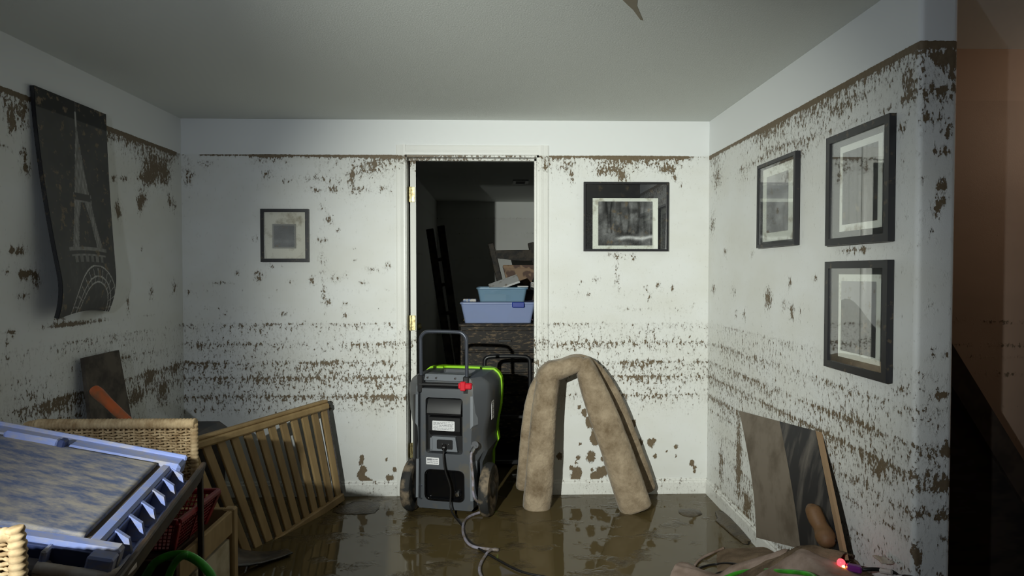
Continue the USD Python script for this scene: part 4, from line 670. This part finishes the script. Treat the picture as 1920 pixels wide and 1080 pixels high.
# ------------------------------------------------------------------ right clutter
wp_ = thing('warped_panel', 'warped grey-brown panel with a black scraped side leaning on the right wall', 'panel', (1.0, 2.9, 0))
BOARDG = mat('grey_brown_panel', C(120, 110, 98), .7, .25, col2=C(96, 86, 74), scale=6); BOARDD = mat('black_panel_side', C(34, 34, 37), .5, .35, col2=C(104, 98, 92), scale=9, stretch=(1, 1, .2), lo=.50, hi=.70)
pt0, pt1 = on_x(1386, 770, XR - .012), on_x(1534, 809, XR - .012); pb0, pb1 = on_z(1420, 1000, .0), np.array([.93, 2.42, .0]); pb0 = np.array([1.18, 3.17, .01]); pb1 = np.array([1.04, 2.36, .01])
pb0 = on_y(1418, 1008, 2.96); pb1 = on_y(1583, 1050, 2.16)
def warp(u0, u1):
    def fn(a, b):
        u = u0 + (u1 - u0) * a; t = pt0 + (pt1 - pt0) * u[:, None]; q = pb0 + (pb1 - pb0) * u[:, None]; P = q + (t - q) * b[:, None]; bow = np.sin(math.pi * b) * (1 - .3 * u); P[:, 0] -= .03 * bow; P[:, 1] -= .13 * bow * (1 - .5 * u); return P
    return fn
def sheet_to(fn, nu, nv, th):
    m = sheet(fn, nu, nv, th); 
    return m
part(wp_, 'grey_side', sheet(warp(0, .58), 16, 26, .008), BOARDG, 'grey mud-coated part', smooth=30); part(wp_, 'black_side', sheet(warp(.58, .97), 14, 26, .008), BOARDD, 'black scraped part', smooth=30); part(wp_, 'edge_strip', sheet(warp(.975, 1.01), 3, 26, .012), mat('bare_wood_edge', C(150, 124, 96), .8, .2), 'bare wooden edge', smooth=30)
RAG = mat('muddy_cloth', C(124, 106, 88), .9, .1, col2=C(84, 70, 56), scale=8, lo=.38, hi=.66, bump=.003, bscale=120); RAG2 = mat('pale_muddy_cloth', C(150, 132, 122), .9, .1, col2=C(104, 86, 72), scale=7, lo=.42, hi=.7)
def heap_z(x, y):
    """height of the wet heap in the right corner"""
    a = np.clip((x - 1.0 + .28 * (2.9 - y)) / .26, 0, 1); b = np.clip((3.0 - y) / .8, 0, 1); return -.012 + .03 * np.minimum(1, 4 * a) + (.05 + .24 * b) * a ** .7 * (b ** .45) + .05 * (fb(x, y, s=7, seed=41) - .5) * a * np.minimum(1, b * 4) + .025 * np.abs(np.sin(9 * x + 14 * y + 4 * fb(x, y, s=4, seed=42))) * a * b ** .5
def heap(u, v):
    x = .55 + (XR - .005 - .55) * u; y = 1.5 + 1.5 * v; return np.stack([x, y, heap_z(x, y)], 1)
hp_ = grid(70, 130, heap); lowv = hp_.copy(); lowv.vertices[:, 2] = -.004
o = thing('muddy_cloth_heap', 'heap of sodden muddy cloth piled along the foot of the right wall', 'cloth heap', (1.0, 2.3, 0)); part(o, 'cloth', hp_ if hp_.face_normals[:, 2].mean() > 0 else (hp_.invert() or hp_), RAG, smooth=True)
def fold(p, q, w, seed, lift=.03, amp=.03):
    p, q = np.array(p, float), np.array(q, float); d = q - p; nn = np.array([-d[1], d[0]]) / np.linalg.norm(d[:2])
    def fn(u, v):
        xy = p[:2] + u[:, None] * d[:2] + ((v - .5) * w)[:, None] * nn + (.03 * (fb(u, v, s=5, seed=seed) - .5))[:, None]; xy[:, 0] = np.minimum(xy[:, 0], XR - .012)
        return np.c_[xy, np.maximum(heap_z(xy[:, 0], xy[:, 1]), 0) + .008 + lift * np.sin(math.pi * v) ** .7 + amp * (fb(u, v, s=4, seed=seed + 1) - .45)]
    m = sheet(fn, 36, 18, .006); return m
part(o, 'fold', fold((.80, 2.80, 0), (1.16, 2.50, 0), .14, 51), RAG2, smooth=True); part(o, 'fold', fold((.82, 2.55, 0), (1.2, 2.15, 0), .18, 55, .05), RAG, smooth=True); part(o, 'fold', fold((.95, 2.35, 0), (1.2, 1.85, 0), .16, 58, .04), RAG2, smooth=True)
# brown shoe-like leather scrap against the panel
LEATH = mat('brown_leather', C(108, 80, 54), .6, .3, col2=C(88, 64, 44), scale=10)
o = thing('leather_boot', 'crumpled brown leather boot lying against the foot of the dark panel', 'boot', (1.0, 2.34, .2))
p0, p1, p2, p3 = on_y(1523, 948, 2.30), on_y(1530, 970, 2.28), on_y(1543, 995, 2.25), on_y(1548, 1022, 2.20)
bp = spline([p0 + [0, 0, .004], p0, p1, p2, p3], 22); part(o, 'upper', tube(bp, np.interp(np.linspace(0, 1, 22), [0, .06, .2, .4, .55, .8, .94, 1], [.006, .018, .028, .030, .027, .036, .03, .012]), 14), LEATH, smooth=True); part(o, 'sole', bar(p1 + [.024, .01, -.01], p3 + [.03, .01, -.004], .05, .012, (1, .4, 0), .004), CORD)
# cables, green hose, lit plug
def on_heap(px, py, lift=.006):
    lo, hi = 1.0, 4.0
    for Y in np.linspace(3.4, 1.3, 420):
        p = on_y(px, py, Y)
        if p[2] - lift <= max(0, float(heap_z(np.array([min(p[0], XR)]), np.array([p[1]]))[0]) if (p[0] > .55 and 1.5 < p[1] < 3.0) else 0): best = p
    P = [on_y(px, py, Y) for Y in np.linspace(1.3, 3.6, 500)]
    for p in P:
        s = max(0.0, float(heap_z(np.array([min(p[0], XR)]), np.array([p[1]]))[0])) if (.55 < p[0] and 1.5 < p[1] < 3.0) else 0.0
        if p[2] <= s + lift or p[0] > XR - .012: return np.array([min(p[0], XR - .012), p[1], max(s + lift, p[2])])
    return P[-1]
c2 = spline([on_heap(*q) for q in ((1308, 1084), (1305, 1072), (1318, 1063), (1345, 1058), (1372, 1057), (1384, 1060), (1376, 1067), (1350, 1074), (1330, 1084))], 60)
o = thing('cable_loop', 'black cable loop lying in front of the muddy cloth heap', 'cable', c2[30]); part(o, 'cable', tube(c2, .005, 7), CORD, smooth=True)
c3 = spline([on_heap(*q) for q in ((1290, 1084), (1300, 1066), (1312, 1050), (1330, 1040), (1348, 1032), (1357, 1028))], 40)
o = thing('extension_lead', 'thin mud-coated cord curving up to the cloth heap', 'cord', c3[20]); part(o, 'cord', tube(c3, .006, 7), RAG2, smooth=True)
g3 = spline([on_heap(*q, .034) for q in ((1340, 1092), (1368, 1080), (1390, 1073), (1420, 1070), (1460, 1071), (1500, 1074), (1530, 1086))], 50)
o = thing('garden_hose', 'bright green hose end lying across the cloth heap at the lower right', 'hose', g3[25]); part(o, 'hose', tube(g3, .008, 9), GREEN, smooth=True)
GLOWM = {}
usdkit.material(stage, L('red_indicator'), {'e': ('principled_bsdf', dict(base_color=(.8, .02, .03), roughness=.3, emission_color=(1.0, .03, .04), emission_strength=5.0))}, [], surface='e.BSDF')
usdkit.material(stage, L('hot_indicator'), {'e': ('principled_bsdf', dict(base_color=(.9, .3, .05), roughness=.3, emission_color=(1.0, .45, .05), emission_strength=25.0))}, [], surface='e.BSDF')
PURP = mat('purple_clear_plastic', C(110, 40, 120), .25, .5)
a0, a1, a2, a3, a4 = [on_heap(*q, .045) for q in ((1577, 1060), (1590, 1064), (1616, 1070), (1665, 1071), (1720, 1086))]
o = thing('lighted_plug', 'cord end with a glowing red indicator and purple clear plug on the cloth heap', 'plug', a1)
part(o, 'indicator', [mv(trimesh.creation.icosphere(2, .013), *(a0 + [0, 0, k])) for k in (-.006, .007)], L('red_indicator'), 'glowing red indicator lamp', smooth=True); part(o, 'filament', [mv(trimesh.creation.icosphere(1, .005), *(a0 + [.001, -.0125, .0]))], L('hot_indicator'), 'glowing orange centre')
part(o, 'plug_body', bar(a1 - (a1 - a0) * .3, a2, .026, .022, (0, 0, 1), .005), PURP, 'purple clear plug body'); part(o, 'cord', tube(spline([a2, (a2 + a3) / 2 + [0, 0, .004], a3, a4], 20), .0065, 8), CORD, smooth=True); part(o, 'tape', tube([a2 + (a3 - a2) * .72, a3 + (a4 - a3) * .15], .0085, 9), WHITEP, 'white tape wrapped round the cord')
pw = on_heap(1665, 1056, .03)
o = thing('white_scrap', 'small crumpled white scrap beside the cord on the cloth heap', 'scrap', pw); part(o, 'paper', sheet(lambda u, v: np.stack([np.minimum(pw[0] + (u - .5) * .07, XR - .01), pw[1] + (v - .5) * .05, pw[2] + .004 + .02 * fb(u, v, s=3, seed=5)], 1), 12, 9, .003), WHITEP, smooth=True)
ps = on_heap(1518, 1018, .035)
o = thing('white_scrap', 'small white scrap below the brown boot', 'scrap', ps); part(o, 'paper', sheet(lambda u, v: np.stack([ps[0] + (u - .5) * .05, ps[1] + (v - .5) * .04, ps[2] + .006 + .025 * v + .01 * fb(u, v, s=3, seed=7)], 1), 10, 8, .003), WHITEP, smooth=True)
# mud lumps in the shallow water
MUDM = mat('wet_mud', C(74, 62, 42), .35, .4, col2=C(54, 45, 32), scale=18, bump=.003, bscale=80)
rs = np.random.default_rng(4)
for lb, px, py, rx, ry, hz_ in (('long low mud lump by the right end of the slatted crib side', 675, 952, .14, .10, .018), ('dark mud lump on the water left of the right corner', 1296, 962, .07, .06, .016), ('mud bank along the foot of the right wall', 1378, 985, .07, .22, .03)):
    c = on_z(px, py); c[0] = min(c[0], XR - .03 - .0); th = np.linspace(0, 2 * math.pi, 22, endpoint=False); rings = []
    for k, (s, zz) in enumerate(((1, -.002), (.92, .35), (.7, .7), (.4, .92), (.12, 1))):
        q = 1 + 1.1 * (fb(np.cos(th), np.sin(th), np.full(22, k * .3), s=2.2, seed=int(px)) - .5); rings.append(np.stack([np.minimum(c[0] + rx * s * q * np.cos(th), XR - .014), c[1] + ry * s * q * np.sin(th), np.full(22, zz * hz_ * .5 if zz > 0 else zz)], 1))
    o = thing('mud_lump', lb, 'mud', (c[0], c[1], 0)); m = loft(rings); m.fix_normals(); part(o, 'mud', m, MUDM, smooth=True)
# ------------------------------------------------------------------ back room contents
DRESS = mat('dark_muddy_wood', C(38, 34, 31), .6, .3, col2=C(116, 98, 76), scale=10, stretch=(2.2, 2.2, 6), lo=.52, hi=.66, detail=7, nrough=.7)
def fy(px, py, Y): return on_y(px, py, Y)
dxa, dxb, dz_ = fy(863, 640, 4.9)[0], fy(1030, 640, 4.9)[0], fy(930, 607, 4.9)[2]
o = thing('dresser', 'dark mud-streaked dresser in the back room under the plastic tubs', 'dresser', ((dxa + dxb) / 2, 5.2, 0)); part(o, 'body', cbox((dxa, 4.92, 0), (dxb, 5.6, dz_ - .02), .004), DRESS); part(o, 'top', cbox((dxa - .01, 4.89, dz_ - .02), (dxb + .01, 5.61, dz_), .004), DRESS)
for k in range(5):
    z0 = .06 + k * (dz_ - .10) / 5; part(part(o, 'drawer', cbox((dxa + .012, 4.90, z0), (dxb - .012, 4.919, z0 + (dz_ - .10) / 5 - .012), .004), DRESS), 'drawer_pull', cbox(((dxa + dxb) / 2 - .05, 4.885, z0 + .07), ((dxa + dxb) / 2 + .05, 4.899, z0 + .085), .003), BLK)
def tub(name, label, x0, x1, y0, y1, z0, z1, m, rimm, tp=.03, wall=.004):
    t = thing(name, label, 'plastic tub', ((x0 + x1) / 2, (y0 + y1) / 2, z0)); 
    def loop(k, g=0): return np.array([(x, y, z0 + (z1 - z0) * k) for x, y in Polygon(sbox(x0 + tp * (1 - k) + g, y0 + tp * (1 - k) + g, x1 - tp * (1 - k) - g, y1 - tp * (1 - k) - g).buffer(-.02).buffer(.02, quad_segs=3).exterior.coords).exterior.coords[:-1]])
    outer = [loop(0), loop(.5), loop(1)]; inner = [loop(1, wall), loop(.5, wall), loop(.03, wall)]; n = len(outer[0])
    if len({len(r) for r in outer + inner}) == 1: mm = loft(outer + inner); mm.fix_normals()
    part(t, 'tub', mm, m, smooth=30); lo = loop(1)
    part(t, 'rim', tube(np.vstack([lo, lo[:1]]) + [0, 0, .002], .009, 6), rimm); return t
def clearmat(name, col, a):
    usdkit.material(stage, L(name), {'p': ('principled_bsdf', dict(base_color=col, roughness=.3)), 't': ('transparent_bsdf', dict(color=(.9, .93, 1.0))), 'm': ('mix_closure', dict(fac=a))}, [('p.BSDF', 'm.closure1'), ('t.BSDF', 'm.closure2')], surface='m.closure'); return L(name)
TUB1 = clearmat('frosted_blue_plastic', C(176, 192, 235), .42); TUB2 = clearmat('clear_aqua_plastic', C(150, 186, 210), .52); BLUEC = mat('bright_blue_clip', C(40, 64, 160), .4, .4)
x0, x1, zt_ = fy(864, 570, 4.95)[0], fy(1003, 570, 4.95)[0], fy(930, 569, 4.95)[2]
t = tub('storage_tub', 'frosted blue plastic storage tub with a bright blue clip on the dresser', x0, x1, 4.93, 5.33, dz_ + .001, zt_, TUB1, TUB1)
part(t, 'clip', cbox((fy(960, 570, 4.92)[0], 4.905, zt_ - .03), (fy(983, 570, 4.92)[0], 4.925, zt_ + .012), .005), BLUEC, 'bright blue clip')
COL = {k: mat(k, C(*v), .7, .2) for k, v in dict(yellow_cloth=(170, 156, 96), pink_cloth=(170, 130, 150), cream_cloth=(190, 180, 160)).items()}
for nm, lb, px, k, m in (('folded_cloth', 'yellowish cloth inside the frosted blue tub', 893, .075, 'yellow_cloth'), ('folded_cloth', 'pinkish cloth inside the right end of the frosted blue tub', 975, .10, 'pink_cloth')):
    xx = fy(px, 590, 5.05)[0]; o = thing(nm, lb, 'cloth', (xx, 5.08, dz_ + .008)); part(o, 'cloth', sheet(lambda u, v: np.stack([xx + (u - .5) * .2, 5.0 + .22 * v, dz_ + .010 + k * np.sin(math.pi * u) ** .6 * np.sin(math.pi * np.clip(v, .02, .98)) ** .5 + .02 * fb(u, v, s=5, seed=int(px))], 1), 20, 16, .004), COL[m], smooth=True)
x0b, x1b, zb_ = fy(895, 545, 5.0)[0], fy(988, 545, 5.0)[0], fy(940, 541, 5.0)[2]
LIDM = mat('tub_lid_plastic', C(110, 122, 156), .4, .4)
part(t, 'lid', cbox((x0 + .0, 4.935, zt_ + .003), (x1, 5.325, zt_ + .011), .003), clearmat('frosted_lid', C(150, 160, 196), .35))
t2 = tub('storage_tub', 'smaller clear aqua plastic tub stacked on the frosted blue tub', x0b, x1b, 4.97, 5.27, zt_ + .012, zb_, TUB2, TUB2, tp=.02)
xx = fy(925, 555, 5.0)[0]; o = thing('folded_paper', 'cream paper stack standing inside the clear aqua tub', 'paper', (xx, 5.06, zt_ + .02)); part(o, 'sheets', cbox((xx - .07, 5.02, zt_ + .018), (xx + .10, 5.16, zb_ - .045), .004), COL['cream_cloth'])
def slab(name, lb, cat_, a, b, w, t_, m, upv=(0, 0, 1)): o = thing(name, lb, cat_, (np.array(a) + b) / 2); part(o, 'sheet' if t_ < .02 else 'body', bar(a, b, w, t_, upv, .002), m); return o
PAPER = mat('white_paper', C(205, 205, 205), .7, .2, col2=C(150, 140, 128), scale=20, lo=.55, hi=.66)
slab('paper_sheaf', 'tilted white sheaf of papers on top of the clear aqua tub', 'paper', fy(918, 541, 5.08), fy(972, 522, 5.08), .16, .016, PAPER, (0, -.35, 1)); slab('paper_sheaf', 'flat white paper lying on the right end of the clear aqua tub', 'paper', fy(970, 537, 5.1), fy(990, 537, 5.1), .12, .010, PAPER)
xa = fy(866, 562, 5.0)[0]; slab('paperback', 'small blue and white book lying on the left end of the frosted blue tub', 'book', (fy(869, 563, 5.05)[0], 5.06, zt_ + .022), (fy(893, 563, 5.05)[0], 5.06, zt_ + .022), .10, .02, mat('book_cover', C(120, 140, 180), .5, .3, col2=C(200, 196, 190), scale=40, lo=.45, hi=.5))
# dark boxes right of the tubs
xr0, xr1 = fy(990, 560, 5.2)[0], fy(1030, 560, 5.2)[0]
DKB = mat('dark_box_card', C(46, 42, 48), .7, .2, col2=C(80, 66, 54), scale=14)
zq = fy(1000, 545, 5.25)[2]; o = thing('dark_box', 'dark box on the dresser at the right edge of the doorway view', 'box', ((xr0 + xr1) / 2, 5.45, dz_)); part(o, 'body', cbox((xr0 - .01, 5.345, dz_ + .001), (xr1, 5.59, zq), .004), DKB); part(o, 'lid', cbox((xr0 - .015, 5.34, zq - .03), (xr1 + .005, 5.595, zq + .004), .004), DKB)
zl0, zl1 = zq + .005, fy(1000, 530, 5.35)[2]; o = thing('white_carton', 'small white carton on top of the dark box at the doorway edge', 'carton', (fy(1002, 540, 5.35)[0], 5.4, zl0)); part(o, 'body', cbox((fy(996, 540, 5.35)[0], 5.36, zl0), (fy(1020, 540, 5.35)[0], 5.5, max(zl1, zl0 + .05)), .003), PAPER); part(o, 'flap', cbox((fy(996, 540, 5.35)[0], 5.355, max(zl1, zl0 + .05)), (fy(1020, 540, 5.35)[0], 5.43, max(zl1, zl0 + .05) + .004), .001), PAPER)
# cabinet behind with the patterned fabric box
cz_ = fy(970, 534, 5.8)[2]; o = thing('storage_cabinet', 'dark cabinet behind the dresser carrying the patterned box', 'cabinet', (.22, 5.9, 0)); part(o, 'body', cbox((fy(925, 560, 5.8)[0], 5.68, 0), (.55, 6.05, cz_), .005), DKB); part(o, 'door', cbox((fy(927, 560, 5.8)[0], 5.664, .05), (.26, 5.679, cz_ - .04), .003), DKB); part(o, 'door', cbox((.265, 5.664, .05), (.54, 5.679, cz_ - .04), .003), DKB)
FAB = mat('patterned_fabric', C(152, 128, 106), .9, .1, col2=C(104, 86, 78), scale=16, lo=.46, hi=.54, detail=1)
a_, b_ = fy(952, 532, 5.72), fy(995, 532, 5.72); c0_, d0_ = fy(944, 497, 5.72), fy(1006, 497, 5.72)
o = thing('fabric_box', 'tan patterned fabric box with flared sides on the cabinet', 'box', ((a_[0] + b_[0]) / 2, 5.8, cz_)); part(o, 'body', hull([(a_[0], 5.72, cz_ + .001), (b_[0], 5.72, cz_ + .001), (a_[0], 5.95, cz_ + .001), (b_[0], 5.95, cz_ + .001), (c0_[0], 5.70, c0_[2] - .03), (d0_[0], 5.70, c0_[2] - .03), (c0_[0], 5.98, c0_[2] - .03), (d0_[0], 5.98, c0_[2] - .03)]), FAB); part(o, 'band', cbox((c0_[0] - .004, 5.696, c0_[2] - .03), (d0_[0] + .004, 5.984, c0_[2]), .004), FAB)
# tall dark chair behind
CH = mat('dark_chair_wood', C(30, 28, 26), .6, .3, col2=C(66, 58, 48), scale=14)
o = thing('tall_chair', 'tall dark wooden chair with a curved back rail behind the cabinet', 'chair', (.25, 6.4, 0))
for pa, pb in (((920, 456), (940, 540)), ((995, 455), (1013, 540))):
    A_, B_ = fy(*pa, 6.3), fy(*pb, 6.3); D_ = B_ + (B_ - A_) * (B_[2]) / (A_[2] - B_[2]); part(o, 'back_post', bar(D_, A_, .06, .045, (0, 1, 0), .006), CH)
A_, B_ = fy(930, 478, 6.28), fy(1008, 478, 6.28); zz = A_[2]; n_ = 16; xs_ = np.linspace(A_[0], B_[0], n_); zlow = zz - .03 - .055 * np.sin(np.linspace(.15, 1, n_) * math.pi * .5) ** 2 * np.linspace(1, .4, n_)
part(o, 'back_panel', plate(Polygon(list(zip(xs_, zlow)) + [(B_[0], zz + .05), (A_[0], zz + .045)]), 6.26, 6.285), CH); part(o, 'seat', cbox((A_[0] + .04, 6.3, .86), (B_[0] + .12, 6.75, .92), .01), CH); 
for x in (.12, .5): part(o, 'front_leg', cbox((x, 6.66, 0), (x + .045, 6.705, .86), .004), CH)
# leaning dark frame on the left
o = thing('step_ladder', 'dark wooden ladder leaning in the unlit left side of the back room', 'ladder', (-.55, 5.9, 0))
for pa, pb in (((806, 430), (838, 640)), ((827, 424), (856, 640))):
    A_, B_ = fy(*pa, 6.1), fy(*pb, 5.92); D_ = A_ + (B_ - A_) * A_[2] / (A_[2] - B_[2]); part(o, 'post', bar(D_, A_, .07, .05, (0, 1, 0), .005), CH)
for k in (.25, .5, .72):
    A_ = fy(806 + 32 * (1 - k), 430 + 210 * (1 - k), 6.1 - .18 * (1 - k)); B_ = fy(827 + 29 * (1 - k), 424 + 216 * (1 - k), 6.1 - .18 * (1 - k)); part(o, 'rung', bar(A_, B_, .05, .03, (0, 0, 1), .004), CH)
# second trolley with a black tube handle
hy_ = 4.35; L_, R2 = fy(908, 668, hy_), fy(994, 668, hy_)
o = thing('hand_trolley', 'black tube handled trolley in the back room just behind the dehumidifier', 'trolley', ((L_[0] + R2[0]) / 2, hy_, 0)); part(o, 'handle', tube(smooth_path([(L_[0], hy_, .06), (L_[0], hy_, L_[2] - .06), (L_[0] + .005, hy_, L_[2] - .01), (L_[0] + .06, hy_, L_[2]), (R2[0] - .06, hy_, L_[2]), (R2[0] - .005, hy_, L_[2] - .01), (R2[0], hy_, L_[2] - .06), (R2[0], hy_, .06)], 3), .014, 10), BLK, smooth=True)
part(o, 'deck', cbox((L_[0] - .02, hy_ - .03, .03), (R2[0] + .02, hy_ + .35, .06), .005), BLK); part(o, 'cross_bar', bar((L_[0], hy_, .35), (R2[0], hy_, .35), .02, .02), BLK)
for x in (L_[0] + .03, R2[0] - .03): part(o, 'wheel', rot(trimesh.creation.cylinder(.015, .03, sections=16), 90, (0, 1, 0)).apply_translation((x, hy_ + .1, .015)), TYRE)
# ceiling vent in the back room
VENT = mat('vent_metal', C(150, 150, 146), .5, .4); va, vb = on_z(962, 337, ZC), on_z(989, 344, ZC)
o = thing('ceiling_vent', 'small rectangular ceiling vent in the back room', 'vent', ((va[0] + vb[0]) / 2, (va[1] + vb[1]) / 2, ZC)); m = extrude(sbox(va[0], va[1], vb[0], vb[1]).difference(sbox(va[0] + .03, va[1] + .03, vb[0] - .03, vb[1] - .03)), .012); part(o, 'frame', mv(m, 0, 0, ZC - .012), VENT)
for k in range(5): yk = va[1] + .04 + k * (vb[1] - va[1] - .08) / 4; part(o, 'slat', cbox((va[0] + .03, yk - .008, ZC - .009), (vb[0] - .03, yk + .008, ZC - .004), 0), mat('vent_dark', C(40, 40, 40), .6) if k == 0 else L('vent_dark'))
